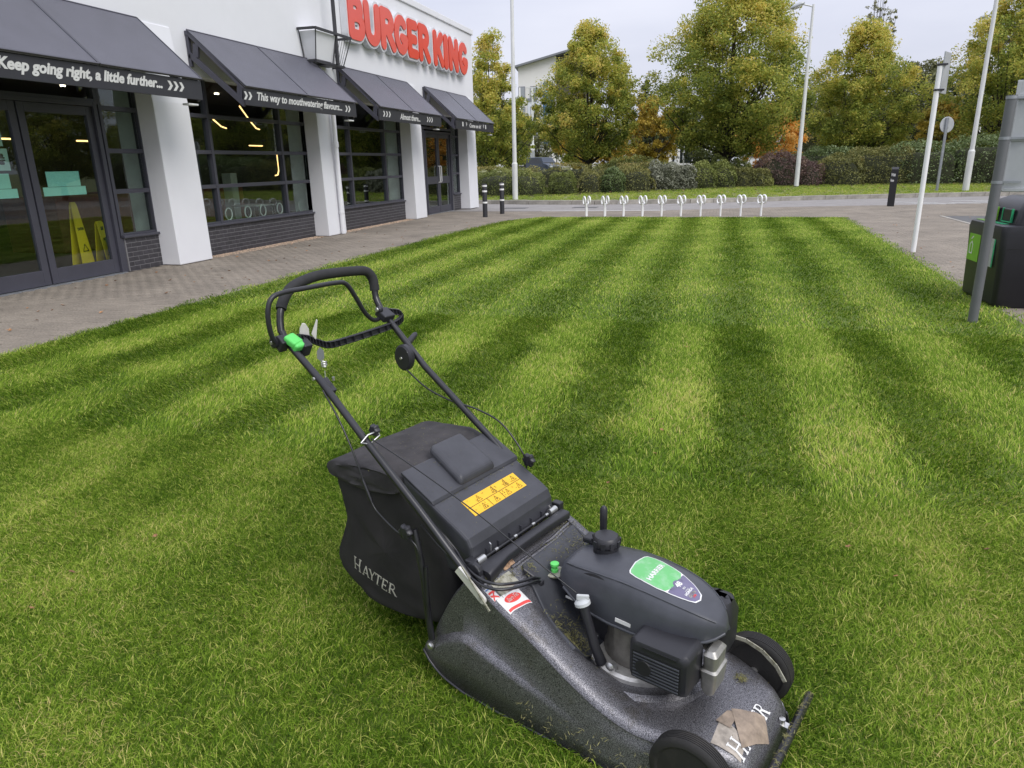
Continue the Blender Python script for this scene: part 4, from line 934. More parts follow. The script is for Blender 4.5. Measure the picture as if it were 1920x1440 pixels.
def leaves(name, P_, sz, m, tint, seed, flat=.3, asp=.62):
    """one bent quad leaf at every point"""
    r = np.random.default_rng(seed); n = len(P_)
    N_ = r.normal(0, 1, (n, 3)); N_[:, 2] = np.abs(N_[:, 2]) + flat; N_ /= np.linalg.norm(N_, axis=1)[:, None]
    a = r.normal(0, 1, (n, 3)); U = np.cross(N_, a); U /= np.linalg.norm(U, axis=1)[:, None] + 1e-9; Vv = np.cross(N_, U)
    s = sz * r.uniform(.6, 1.3, n)[:, None]
    V = np.stack([P_ - U * s * .6, P_ - Vv * s * asp * .5 + N_ * s * .08, P_ + U * s * .6, P_ + Vv * s * asp * .5 + N_ * s * .08], 1)
    return np_mesh(name, V.reshape(-1, 3), np.arange(n * 4).reshape(-1, 4), m, np.repeat(np.clip(tint, 0, 1), 4))
def crown_pts(n, H, W, z0, prof, seed, lumps=150, lumpr=.085):
    """leaf positions gathered in clumps spread through a crown; prof(t) = relative radius at height fraction t"""
    r = np.random.default_rng(seed); C = []
    ph = r.uniform(0, 6, 6)
    while len(C) < lumps:
        t = r.random() ** .85; a = r.uniform(0, 2 * PI); q = r.random() ** .45
        bump_ = 1 + .13 * math.sin(3 * a + ph[0] + 5 * t) + .12 * math.sin(5 * a + ph[1] - 9 * t) + .10 * math.sin(8 * a + ph[2] + 17 * t) + r.normal(0, .05)
        rad = W / 2 * prof(t) * bump_ * q * .93
        if r.random() < (.12 + prof(t)) * (.35 + .65 * q): C.append((rad * math.cos(a), rad * math.sin(a), z0 + t * (H - z0), t, q))
    C = np.array(C); k = r.integers(0, len(C), n); lr = lumpr * W * r.uniform(.4, 1.35, len(C))
    d = r.normal(0, 1, (n, 3)); d /= np.linalg.norm(d, axis=1)[:, None]; d *= (r.random(n) ** .5)[:, None]
    off = d * lr[k][:, None]; off[:, 2] *= .8
    Pp = C[k, :3] + off; up = off[:, 2] / lr[k]
    return Pp, C[k, 3], C[k, 4], up, C, k
def limb(b, pts, r0, r1, n=7): m = len(pts); b.tube(pts, [r0 + (r1 - r0) * i / (m - 1) for i in range(m)], n)
def tree(name, x, y, z, H, W, z0, prof, m, seed, lab, n=30000, sz=.115, trunk=.2, hue=0, fork=1.0, cat='tree', group=None, lumps=150, base_tint=.16, top_tint=.40):
    t = empty(name, (x, y, z), 0, lab, cat, group); r = np.random.default_rng(seed + 50)
    Pp, tt, q, up, C, k = crown_pts(n, H, W, z0, prof, seed, lumps)
    ct = r.normal(0, .13, len(C))
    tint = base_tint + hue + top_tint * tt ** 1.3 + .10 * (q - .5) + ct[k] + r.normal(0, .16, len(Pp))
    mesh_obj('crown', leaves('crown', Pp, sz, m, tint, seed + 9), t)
    b = MB(); rr_ = random.Random(seed); f = fork
    limb(b, [(0, 0, -.6), (0.03, 0, f * .5), (0, .02, f), (.03, 0, z0 + (H - z0) * .35), (0, 0, z0 + (H - z0) * .8)], trunk, trunk * .12, 9)
    order = list(range(len(C))); rr_.shuffle(order)
    for i in order[:38]:
        c = C[i]; s = rr_.uniform(.15, .5); zs = f * .8 + (c[2] - f) * s * .6; e = Vector(c[:3]); a = Vector((0, 0, max(f * .6, zs)))
        mid = a.lerp(e, .5) + Vector((e.x * .10, e.y * .10, -.05 * (e - a).length)); limb(b, [a, a.lerp(mid, .5) + Vector((e.x * .04, e.y * .04, 0)), mid, e], trunk * rr_.uniform(.18, .36), .012, 5)
    b.obj('trunk', 'bark', t, smooth=60)
    return t
horn = lambda t: max(.0, (min(1, .42 + 2.1 * t) if t < .28 else 1.0 - ((t - .28) / .72) ** 1.95 * .86))
tall = lambda t: max(.0, (min(1, .45 + 1.6 * t) if t < .3 else 1.0 - ((t - .3) / .7) ** 1.05 * .9))
rnd = lambda t: math.sqrt(max(0, 1 - (2 * t - 1) ** 2)) * .98 + .02
cone = lambda t: max(0, 1 - t) ** .85 + .03
tree('hornbeam_tree', -12.75, 40, .2, 8.0, 5.4, 1.2, tall, 'leaf_hornbeam', 11, 'narrow yellow topped hornbeam beside the restaurant corner behind the tall white post', n=40000, hue=.10, trunk=.16, lumps=230)
tree('hornbeam_tree', -7.3, 41, .5, 7.95, 6.0, 1.2, horn, 'leaf_hornbeam', 22, 'hornbeam with golden crown in front of the pale hotel', n=62000, trunk=.2, hue=.05, lumps=360)
tree('hornbeam_tree', .0, 40, .55, 9.9, 8.2, 1.2, horn, 'leaf_hornbeam', 33, 'biggest broad hornbeam in the middle, cut by the top of the frame', n=100000, trunk=.3, sz=.115, lumps=520, hue=.02)
tree('hornbeam_tree', 6.9, 46, .55, 7.9, 6.3, 1.0, horn, 'leaf_hornbeam', 44, 'broad hornbeam right of the street lamp with thin birch sprays above', n=64000, trunk=.24, hue=.05, lumps=360)
tree('hornbeam_tree', 13.9, 45, .6, 9.0, 6.8, 1.0, horn, 'leaf_hornbeam', 55, 'dark green hornbeam at the right edge behind the tall white post', n=60000, trunk=.25, hue=.02, lumps=340)
tree('birch_tree', 9.35, 58, .5, 11.3, 2.4, 8.0, rnd, 'leaf_willow', 61, 'thin pale birch top rising above the right hornbeam', n=1500, trunk=.10, sz=.13, hue=.45, lumps=60)
tree('birch_tree', 16.7, 56, .5, 11.5, 6.0, 3, tall, 'leaf_willow', 62, 'tall thin birch with bare sprays at the upper right edge', n=9000, trunk=.2, sz=.17, hue=.2, lumps=110)
tree('maple_tree', -5.6, 60, .3, 5.9, 4.6, .8, rnd, 'leaf_yellow', 66, 'low yellow maple between the second and the biggest hornbeam', n=14000, sz=.2, trunk=.14, top_tint=.25, hue=.3)
tree('maple_tree', -12.0, 62, .2, 6.0, 4.6, .8, rnd, 'leaf_yellow', 67, 'yellow maple glimpsed between the left hornbeam and the car', n=7000, sz=.2, trunk=.12, hue=.35)
tree('maple_tree', -8.2, 57, .2, 3.2, 3.0, .5, rnd, 'leaf_yellow', 69, 'small low yellow bushy tree right of the second hornbeam trunk', n=6000, sz=.18, trunk=.1, hue=.4)
tree('cherry_tree', 3.0, 53, .4, 4.6, 4.6, .4, rnd, 'leaf_orange', 68, 'bright orange cherry tree behind the biggest hornbeam', n=12000, sz=.17, trunk=.12, hue=.3)
tree('cherry_tree', 14.4, 58, .4, 4.9, 3.6, .5, rnd, 'leaf_yellow', 70, 'amber shrub like tree behind the hedge left of the tall right post', n=9000, sz=.2, trunk=.12, hue=.15)
tree('conifer_tree', -7.7, 74, .3, 8.7, 4.6, .8, cone, 'leaf_dark', 71, 'dark pointed conifer left of the biggest hornbeam', n=12000, sz=.22, trunk=.14)
tree('willow_tree', 7.3, 64, .4, 6.9, 7, 1, rnd, 'leaf_willow', 72, 'pale grey green willow behind the street lamp', n=13000, sz=.2, trunk=.2)
tree('willow_tree', 13.4, 64, .4, 7.6, 7.5, .8, rnd, 'leaf_willow', 73, 'pale grey green willow right of the broad right hornbeam', n=20000, sz=.22, trunk=.2, hue=-.1)
tree('broadleaf_tree', 11.0, 74, .4, 6.0, 12, .5, rnd, 'leaf_dark', 74, 'dark green broad tree far behind the right hedge', n=16000, sz=.26, trunk=.2, hue=.15)
tree('broadleaf_tree', 17.0, 74, .4, 8, 11, .5, rnd, 'leaf_dark', 75, 'dark green wide tree far behind at the right edge', n=15000, sz=.28, trunk=.2, hue=.2)
tree('broadleaf_tree', -1.0, 82, .4, 7.0, 13, .4, rnd, 'leaf_dark', 76, 'distant green tree mass behind the biggest hornbeam trunk', n=15000, sz=.28, trunk=.2, hue=.25)
tree('broadleaf_tree', -24, 96, .1, 7.5, 12, 1.6, rnd, 'leaf_willow', 77, 'distant pale green tree behind the left hornbeam', n=11000, sz=.28, trunk=.25)
tree('hornbeam_tree', -20.5, 70, .1, 6.5, 6.0, 1.2, rnd, 'leaf_hornbeam', 78, 'far small hornbeam behind the parked dark car', n=9000, sz=.22, trunk=.2)
tree('hornbeam_tree', -13.2, 66, .1, 6.5, 5.5, 1.4, rnd, 'leaf_hornbeam', 79, 'far small hornbeam right of the parked dark car', n=9000, sz=.22, trunk=.2)
# trees on the car park side, mirrored in the restaurant glass
me_src = {}
for i, (x, y, s) in enumerate(((17, 19, .9), (21, 27, 1.1), (16, 9, .8), (24, 14, 1.0), (19, 35, .85))):
    src = [o for o in bpy.data.objects if o.name.startswith('hornbeam_tree') and o.parent is None][2 + i % 2]
    c = link_copy(src, loc=(x, y, 0), rz=i * 1.3, scale=(s, s, s * .95))
    c['label'] = 'hornbeam on the car park side mirrored in the glass, ' + ('opposite the middle bay', 'furthest to the right rear', 'nearest the camera', 'outer one behind the nearest', 'beyond the middle one')[i]
def shrub(name, blobs, m, seed, lab, n, sz, cat='bush', group=None, hue=0.0, rough=.22, core=.80):
    """blobs: (x, y, rx, ry, rz) standing on the ground; leaves on a lumpy shell over a dark twiggy core"""
    r = np.random.default_rng(seed); bx0, by0 = blobs[0][0], blobs[0][1]
    t = empty(name, (bx0, by0, 0), 0, lab, cat, group); PP, TT = [], []; A = sum(b_[2] * b_[4] + b_[3] * b_[4] + b_[2] * b_[3] for b_ in blobs); cb = MB()
    for (x, y, rx, ry, rz, *sq) in blobs:
        e = sq[0] if sq else 2.4; zb_ = ground_z(x, y) - .1
        k = int(n * (rx * rz + ry * rz + rx * ry) / A); d = r.normal(0, 1, (k, 3)); d[:, 2] = np.abs(d[:, 2]) ; d /= np.linalg.norm(d, axis=1)[:, None]
        s = (np.abs(d[:, 0]) ** e + np.abs(d[:, 1]) ** e + np.abs(d[:, 2]) ** e) ** (-1 / e)
        p = d * s[:, None]; lump = (vnoise(p[:, 0] * rx + p[:, 1] * ry * .7 + seed, p[:, 2] * rz + p[:, 1] * ry * .5, .32, seed) - .5) * rough * 1.6
        dep = 1 - np.abs(r.normal(0, .035, k)) + lump
        dep -= r.random(k) ** 4 * .12; dep += (r.random(k) > .985) * r.random(k) * .12
        q = p * dep[:, None] * np.array([rx, ry, rz]); q[:, 2] = np.maximum(q[:, 2], .02)
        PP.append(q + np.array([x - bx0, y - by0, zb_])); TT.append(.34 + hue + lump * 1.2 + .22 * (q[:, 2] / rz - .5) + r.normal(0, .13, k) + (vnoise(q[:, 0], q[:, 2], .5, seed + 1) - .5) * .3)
        rings = []
        for j in range(9):
            a = PI / 2 * j / 8; cz, cr_ = math.sin(a) ** (2 / e), max(.02, math.cos(a) ** (2 / e))
            rings.append([(x - bx0 + math.copysign(abs(math.cos(2 * PI * i / 20)) ** (2 / e), math.cos(2 * PI * i / 20)) * rx * core * cr_, y - by0 + math.copysign(abs(math.sin(2 * PI * i / 20)) ** (2 / e), math.sin(2 * PI * i / 20)) * ry * core * cr_, zb_ + rz * core * cz) for i in range(20)])
        cb.loft(rings)
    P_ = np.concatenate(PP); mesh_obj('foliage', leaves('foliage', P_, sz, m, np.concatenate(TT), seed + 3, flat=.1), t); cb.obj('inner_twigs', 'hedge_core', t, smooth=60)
    return t
# ordered left to right along the kerb verge
shrub('clipped_bush', [(-9.9, 32.4, 1.5, .9, 1.16, 3), (-8.75, 32.3, 1.15, .85, 1.12, 2.4), (-11.6, 32.6, 1.2, .9, 1.12, 3)], 'leaf_box', 1, 'rounded clipped green hedge bush behind the tall white post', 15000, .055)
shrub('clipped_bush', [(-6.98, 32.3, .66, .7, 1.10, 2.2)], 'leaf_box', 2, 'small dome shaped clipped bush right of the long rounded one', 5500, .055)
shrub('shrub', [(-5.8, 32.8, .66, .6, 1.10), (-5.3, 33.3, .6, .6, 1.0)], 'leaf_mixed', 3, 'olive brown shrub left of the dark leaved one', 4500, .06, hue=.05)
shrub('shrub', [(-4.85, 33.0, .68, .65, 1.12)], 'leaf_laurel', 4, 'dark blotchy shrub between the olive and the silvery shrubs', 5500, .07, hue=.02)
shrub('shrub', [(-3.85, 33.6, .85, .7, 1.15), (-4.4, 34.2, .9, .6, 1.1)], 'leaf_mixed', 5, 'green shrub just left of the silvery one', 5500, .065, hue=.08)
shrub('shrub', [(-2.75, 34.4, 1.1, .85, 1.32), (-1.8, 34.8, .7, .7, 1.2)], 'leaf_silver', 6, 'silvery grey green shrub in the middle of the planting', 10000, .075)
shrub('shrub', [(-1.0, 35.3, .8, .8, 1.2), (-.15, 35.6, .75, .7, 1.22)], 'leaf_box', 7, 'yellow green shrub below the biggest hornbeam', 8000, .07, hue=.06)
shrub('shrub', [(.6, 36.0, .85, .6, .95), (1.3, 36.3, .8, .6, .9)], 'leaf_mixed', 8, 'low brownish shrub left of the purple bush', 7000, .065, hue=-.03)
shrub('shrub', [(2.45, 37.4, 1.35, 1.1, 1.62, 2.2), (3.6, 37.6, .95, 1.0, 1.3, 2.2)], 'leaf_purple', 9, 'dark purple leaved rounded bush right of the middle', 14000, .065)
shrub('shrub', [(1.75, 36.3, .45, .4, .55)], 'leaf_box', 10, 'small bright green plant at the foot of the purple bush', 2500, .06, hue=.22)
shrub('hedge', [(5.2, 37.9, 1.1, .9, 1.45, 2.6), (6.9, 38.6, 1.5, 1.0, 1.72, 4)], 'leaf_mixed', 11, 'long hedge section with rusty tips behind the parking totem', 15000, .07, hue=.02)
shrub('hedge', [(8.9, 38.7, 1.5, 1.0, 1.85, 5), (11.3, 39.0, 1.5, 1.0, 2.05, 5), (14.0, 39.4, 2.2, 1.0, 2.25, 5), (18, 39.8, 2.4, 1.0, 2.4, 5)], 'leaf_laurel', 12, 'tall glossy dark green laurel hedge at the right', 24000, .085, hue=.04)
shrub('hedge', [(4.6, 40.0, 2.2, 1.0, 1.62, 4)], 'leaf_laurel', 13, 'dark laurel hedge showing above and behind the purple bush', 8000, .085, hue=-.02)
shrub('hedge', [(-12.0, 38.2, 3.0, .7, .98, 6), (-7.5, 38.0, 2.4, .7, 1.05, 6), (-4.0, 38.0, 1.6, .7, 1.0, 5)], 'leaf_mixed', 14, 'low flat topped brownish hedge behind the rounded bushes', 15000, .07, hue=.1)
shrub('clipped_bush', [(-5.3, 40.5, 1.9, 1.0, 1.15, 2.4), (-5.6, 47, 2.6, 1.0, 1.3, 2.4)], 'leaf_box', 15, 'rounded green bush behind the silvery shrub left of the white posts', 9000, .08, hue=.08)
shrub('clipped_bush', [(-.35, 38.2, .65, .6, 1.35, 2.4), (.5, 38.6, .9, .7, 1.2, 2.4)], 'leaf_box', 16, 'domed green bush right of the biggest hornbeam trunk', 7000, .07, hue=.05)
# undergrowth and far treeline
shrub('far_woodland', [(-70, 170, 30, 10, 8), (-25, 180, 28, 10, 9), (20, 150, 30, 10, 10), (60, 130, 30, 10, 12), (100, 150, 40, 10, 12)], 'leaf_willow', 20, 'distant pale green treeline along the horizon', 26000, 1.0, 'woodland')
# bare earth under the planting
b = MB(); xs_ = [-12 + i for i in range(35)]
fy = lambda x: float(np.interp(x, [-12, -8, -6, -3.4, -1.2, 1, 3, 5, 8, 12, 22], [31.0, 31.1, 31.6, 32.6, 34.0, 35.2, 36.0, 36.6, 37.2, 37.8, 38.5]))
b.v = [(x, fy(x), ground_z(x, fy(x)) + .012) for x in xs_] + [(x, fy(x) + 1.2, ground_z(x, fy(x) + 1.2) + .012) for x in xs_] + [(x, fy(x) + 6, ground_z(x, fy(x) + 6) + .012) for x in xs_]
n = len(xs_); b.f = [(j * n + i, j * n + i + 1, (j + 1) * n + i + 1, (j + 1) * n + i) for j in range(2) for i in range(n - 1)]
mat('bark_mulch', (.05, .03, .02), .95, var=.5, scale=6, bump=1, bscale=30, dist=.02)
b.obj('planting_bed', 'bark_mulch', kind='structure')
# far car park surface and buildings
MB().add([(-70, 66, .48), (30, 66, .62), (30, 130, .8), (-70, 130, .72)], [(0, 1, 2, 3)]).obj('car_park', 'asphalt', kind='structure')
def car(x, y, z, rz, m, lab, L=4.3, H=1.65, W=1.8, suv=True):
    t = empty('parked_car', (x, y, z), rz, lab, 'car'); g = .22
    side = [(-L / 2, .5), (-L / 2 + .05, .95), (-L / 2 + .25, 1.05), (-L / 2 + .5, H - .08), (-L / 2 + .9, H), (.35, H), (.75, H - .06), (1.25, 1.08), (L / 2 - .35, .95), (L / 2 - .05, .75), (L / 2, .45), (L / 2 - .1, g), (-L / 2 + .1, g)] if suv else \
           [(-L / 2, .5), (-L / 2 + .1, .9), (-L / 2 + .7, H - .15), (-.6, H), (.3, H - .03), (1.15, .95), (L / 2 - .2, .78), (L / 2, .45), (L / 2 - .1, g), (-L / 2 + .1, g)]
    rings = []
    for v, k in ((-W / 2, .0), (-W / 2 + .06, 1), (W / 2 - .06, 1), (W / 2, .0)): rings.append([(px * (1 if k else .985), v * (.80 if pz > 1.1 else 1), g + (pz - g) * (1 if k else .975)) for px, pz in side])
    MB().loft(rings).obj('body', m, t, smooth=30)
    s = MB(); zt, zl = H - .12, 1.07
    for sg in (-1, 1):
        vs = [(-L / 2 + .62, zt), (.30, zt), (1.02, zl), (-L / 2 + .42, zl)] if suv else [(-L / 2 + .85, zt - .05), (.2, zt), (.85, .96), (-L / 2 + .5, .96)]
        s.add([(a, sg * W / 2 * (.815 if c > 1.1 else .985) + sg * .012, c) for a, c in vs], [(0, 1, 2, 3)])
    MB().add(s.v, s.f).obj('side_window', 'car_glass', t)
    a, c = (((.42, zt), (1.20, 1.12)) if suv else ((.35, H - .08), (1.08, 1.0)))
    MB().add([(a[0] + .03, -W * .37, a[1] + .05), (c[0] + .03, -W * .44, c[1] + .03), (c[0] + .03, W * .44, c[1] + .03), (a[0] + .03, W * .37, a[1] + .05)], [(0, 1, 2, 3)]).obj('windscreen', 'car_glass', t)
    for wx in (-L / 2 + .8, L / 2 - .8):
        for sg in (-1, 1):
            Mx = Matrix.Translation((wx, sg * (W / 2 - .11), .33)) @ Matrix.Rotation(R(90), 4, 'X')
            q = MB().lathe([(.2, -.11), (.33, -.1), (.34, 0), (.33, .1), (.2, .11)], 20, Mx).obj('wheel', 'rubber', t, smooth=40); MB().lathe([(.2, -.115), (.2, .115)], 16, Mx).obj('rim', 'alu_back', q)
    for sg in (-1, 1): MB().box((L / 2 - .10, sg * (W / 2 - .28), .72), (.2, .34, .15)).obj('headlight', 'headlight', t, bevel=.03)
    return t
car(-18.6, 76, .45, R(-35), 'car_blue', 'dark blue people carrier parked behind the low hedge', H=1.7)
car(-13.4, 92, .7, R(-160), 'car_silver', 'silver car with curved roof between the distant tree trunks', H=1.6, suv=False)
car(1.5, 62, .75, R(-150), 'car_white', 'white car half hidden behind the shrubs under the orange tree', H=1.3, suv=False)
car(14, 24, 0, R(80), 'car_silver', 'silver car on the car park side mirrored in the restaurant door', H=1.5, suv=False)
t = tag(MB().bx(-.55, .55, -.12, .12, 0, 1.9).obj('totem_sign', 'anthracite_dark', bevel=.01), 'small dark totem left of the parked dark car', 'totem sign'); t.location = (-20.4, 74, .0)
MB().bx(-.4, .4, -.125, -.122, 1.3, 1.42).obj('stripe', 'fascia_print', t); MB().bx(-.4, .4, -.125, -.122, .95, 1.05).obj('stripe', 'fascia_print', t)
# low tan retail building far left, seen under the trees
t = empty('retail_building', (-24, 120, .8), 0, 'long low tan building glimpsed under the left trees', 'building')
MB().bx(-26, 22, 0, 14, 0, 3.6).obj('wall', 'cream_wall', t); MB().bx(-26.3, 22.3, -.3, 14.3, 3.6, 3.95).obj('roof', 'roof_grey', t)
for k in range(8): MB().bx(-22 + 5.4 * k, -19 + 5.4 * k, -.04, -.01, .3, 2.6).obj('window', 'car_glass', t, bevel=.0)
# hotel
t = empty('hotel_building', (-32.7, 118, .5), R(10), 'pale four storey hotel with blue sign behind the trees', 'building')
t.scale = (.66, 1, 1)
def hb(x0, x1, y0, y1, z0, z1, nm, m, par=None, **kw): return MB().bx(x0, x1, y0, y1, z0, z1).obj(nm, m, par or t, **kw)
# front gable wall with rising mono-pitch roof
MB().prism([(0, 0), (9.1, 0), (9.1, 17.1), (0, 15.6)], 12, frameM((0, 12, 0), (1, 0, 0), (0, 0, 1))).obj('wall', 'cream_wall', t)
MB().prism([(9.11, 0), (17, 0), (17, 18.2), (9.11, 17.0)], 11, frameM((0, 12.3, 0), (1, 0, 0), (0, 0, 1))).obj('wall', 'dark_wall', t)
MB().bar((-.7, 5.5, 15.62), (18, 5.5, 18.65), 13, .28).obj('roof', 'roof_grey', t)
hb(2.2, 5.72, -.10, -.004, 0, 10.55, 'wall_panel', 'pale_wall'); hb(5.73, 6.0, -.35, -.004, 0, 13.5, 'sign_fin', 'white_paint')
for z in (11.0, 8.0, 4.9, 1.9):
    for x in (.1, 2.95):
        q = hb(x, x + 1.55, -.16, -.105 if x > 2 and z < 10.4 else -.005, z, z + 1.75, 'window', 'roof_grey')
        hb(x + .12, x + .45, -.20, -.165, z + .22, z + 1.62, 'curtain', 'white_paint', q); hb(x + .46, x + 1.43, -.19, -.165, z + .22, z + 1.62, 'pane', 'galv', q)
    hb(2.2 if z > 10 else 2.85, 4.6, -.20, -.11 if z < 10 else -.006, z - .5, z - .03, 'ledge', 'roof_grey')
sg = hb(6.02, 8.4, -.45, -.25, 4, 13.2, 'blue_banner', 'blue_sign')
Mh = frameM((7.15, -.46, 12.1), (1, 0, 0), (0, 0, 1))
mesh_obj('logo_ring', glyph_mesh(contour([(arc(0, 0, .62, .55, 0, 360, 24), .10)], res=.06, pad=.4), .02, 'fascia_print', Mh, tol=.05), sg)
mesh_obj('logo_disc', glyph_mesh(contour([([(-.15, 0), (.15, 0)], .38)], res=.06, pad=.4), .02, 'sign_lightblue', Mh, tol=.05), sg)
mesh_obj('logo_mark', glyph_mesh(contour([([(-.22, .12), (.18, .14)], .14), ([(.05, .0), (.25, -.02)], .12)], res=.05, pad=.4), .03, 'red_sign', Matrix.Translation((0, -.02, 0)) @ Mh, tol=.05), sg)
text_obj('lettering', 'Travelodge', frameM((6.8, -.46, 10.9), (0, 0, -1), (1, 0, 0)), sg, 'fascia_print', fit=(5.6, .95), size=1, bold=.02, ext=.01)
# dark block behind the orange tree
t = empty('dark_block', (5.6, 80, .5), 0, 'dark clad building edge behind the orange tree', 'building')
MB().bx(0, 1.6, 0, 6, 0, 7.2).obj('wall', 'dark_wall', t); MB().bx(-1.2, .0, 0, 6, 0, 3.4).obj('annexe_wall', 'pale_wall', t)
MB().bx(-.1, 1.7, -.1, 6.1, 7.2, 7.35).obj('roof', 'roof_grey', t)
DU = [-.86, -.82, -.76, -.70, -.66, -.62, -.54, -.44, -.35, -.26, -.20, -.14, -.08, -.03, .02, .06, .10, .13, .15, .160]
DT = [.135, .225, .335, .415, .405, .385, .342, .288, .235, .188, .165, .149, .141, .137, .134, .130, .118, .096, .068, .040]
DH = [.282, .282, .280, .276, .274, .272, .271, .270, .270, .268, .265, .258, .244, .226, .207, .192, .176, .160, .146, .132]
CU = [-.86, -.70, -.66, -.60, -.54, -.48, -.43, -.39, -.34, -.10, .02, .06, .10, .13, .15, .160]
CZ = [.13, .40, .395, .365, .31, .245, .195, .170, .160, .142, .134, .130, .118, .096, .068, .040]
WBU = [-.86, -.83, -.78, -.70, -.60, .10, .16]
WBZ = [.115, .075, .045, .022, .015, .015, .03]
def deck_z(u, v):
    T = float(np.interp(u, DU, DT)); c = float(np.interp(u, CU, CZ)); h = float(np.interp(u, DU, DH))
    t = min(1, max(0, (abs(v) - .10) / .09)); t = t * t * (3 - 2 * t); z = c + (T - c) * t
    e = h - abs(v)
    if e < .035: z -= .035 - math.sqrt(max(0, .035 ** 2 - (.035 - max(e, 0)) ** 2))
    return z
# ------------------------------------------------------------------ the lawn mower
def hammer():
    m, n, b, o = newmat('hammered_paint'); L = n.links.new
    t = n.nodes.new('ShaderNodeTexCoord'); v = n.nodes.new('ShaderNodeTexNoise'); v.inputs['Scale'].default_value = 420; v.inputs['Detail'].default_value = 2; L(t.outputs['Object'], v.inputs['Vector'])
    r = n.nodes.new('ShaderNodeValToRGB'); r.color_ramp.elements[0].position = .40; r.color_ramp.elements[1].position = .62; r.color_ramp.elements[0].color = (.075, .074, .078, 1); r.color_ramp.elements[1].color = (.30, .295, .31, 1); L(v.outputs['Fac'], r.inputs['Fac'])
    g = n.nodes.new('ShaderNodeTexNoise'); g.inputs['Scale'].default_value = 9; g.inputs['Detail'].default_value = 8; g.inputs['Roughness'].default_value = .7; L(t.outputs['Object'], g.inputs['Vector'])
    q = n.nodes.new('ShaderNodeValToRGB'); q.color_ramp.elements[0].position = .56; q.color_ramp.elements[1].position = .74; q.color_ramp.elements[0].color = (0, 0, 0, 1); q.color_ramp.elements[1].color = (.7, .7, .7, 1); L(g.outputs['Fac'], q.inputs['Fac'])
    x = n.nodes.new('ShaderNodeMixRGB'); L(q.outputs['Color'], x.inputs[0]); L(r.outputs['Color'], x.inputs[1]); x.inputs[2].default_value = (.085, .07, .04, 1); L(x.outputs[0], b.inputs['Base Color'])
    b.inputs['Metallic'].default_value = .80; b.inputs['Roughness'].default_value = .44
    bp = n.nodes.new('ShaderNodeBump'); bp.inputs['Strength'].default_value = .3; bp.inputs['Distance'].default_value = .001; L(v.outputs['Fac'], bp.inputs['Height']); L(bp.outputs[0], b.inputs['Normal'])
hammer()
mat('cowl_plastic', (.055, .058, .068), .36, var=.25, scale=7, bump=.08, bscale=500)
mat('flap_plastic', (.044, .045, .052), .38, var=.22, scale=9, bump=.10, bscale=400)
mat('insert_plastic', (.04, .042, .048), .40, var=.3, scale=12, bump=.08, bscale=300)
mat('bag_cloth', (.020, .018, .018), .85, var=.45, scale=5, bump=.5, bscale=500, dist=.001)
mat('bag_lid_cloth', (.036, .033, .034), .8, var=.45, scale=12, bump=.5, bscale=300, dist=.001)
mat('foam_grip', (.020, .020, .021), .8, var=.2, scale=30, bump=.3, bscale=600, dist=.001)
mat('tube_black', (.014, .014, .016), .3, var=.3, scale=12, coat=.2)
mat('tyre_rubber', (.018, .017, .016), .7, var=.5, scale=14, bump=.4, bscale=200, col2=(.045, .040, .034), thresh=(.5, .8))
mat('cast_alu', (.40, .39, .36), .5, metal=.85, var=.3, scale=18, bump=.3, bscale=120)
mat('flange_alu', (.62, .60, .55), .42, metal=.6, var=.3, scale=18, bump=.3, bscale=120)
mat('cast_dirty', (.16, .15, .13), .55, metal=.5, var=.5, scale=16, bump=.4, bscale=120)
mat('zinc', (.60, .60, .58), .3, metal=.9, var=.15, scale=20)
mat('bracket_white', (.72, .70, .64), .35, metal=.3, var=.12, scale=20)
mat('knob_grey', (.50, .52, .52), .45, var=.1, scale=30)
mat('lever_green', (.12, .62, .13), .4, var=.06)
mat('label_yellow', (.78, .46, .02), .4, var=.06, scale=30)
mat('label_print', (.09, .05, .01), .5)
mat('label_white', (.72, .72, .70), .4, var=.06, scale=40)
mat('label_red', (.70, .06, .05), .4, var=.1, scale=40)
mat('label_blue', (.12, .22, .45), .4)
mat('label_worn', (.36, .35, .28), .6, var=.4, scale=60, col2=(.18, .17, .11), thresh=(.45, .62))
mat('label_tan', (.50, .32, .19), .7, var=.3, scale=60, col2=(.16, .10, .07), thresh=(.5, .68))
mat('tape_brown', (.27, .21, .155), .45, var=.38, scale=26, bump=.9, bscale=70, dist=.003)
mat('tape_pale', (.34, .30, .25), .5, var=.45, scale=26, bump=.8, bscale=70, dist=.003)
mat('sticker_green', (.14, .48, .16), .35, var=.18, scale=25, col2=(.32, .55, .34), thresh=(.45, .75))
mat('sticker_purple', (.15, .135, .22), .35, var=.12, scale=20)
mat('clippings', (.17, .16, .06), .9, var=.4, rand=.4, scale=40)
MO = empty('lawn_mower', (.08, 1.75, 0), R(-21), 'black petrol lawn mower with grass bag standing on the striped lawn', 'lawn mower')
def Q(mb, name, m, par=None, **kw): return mb.obj(name, m, par or MO, **kw)
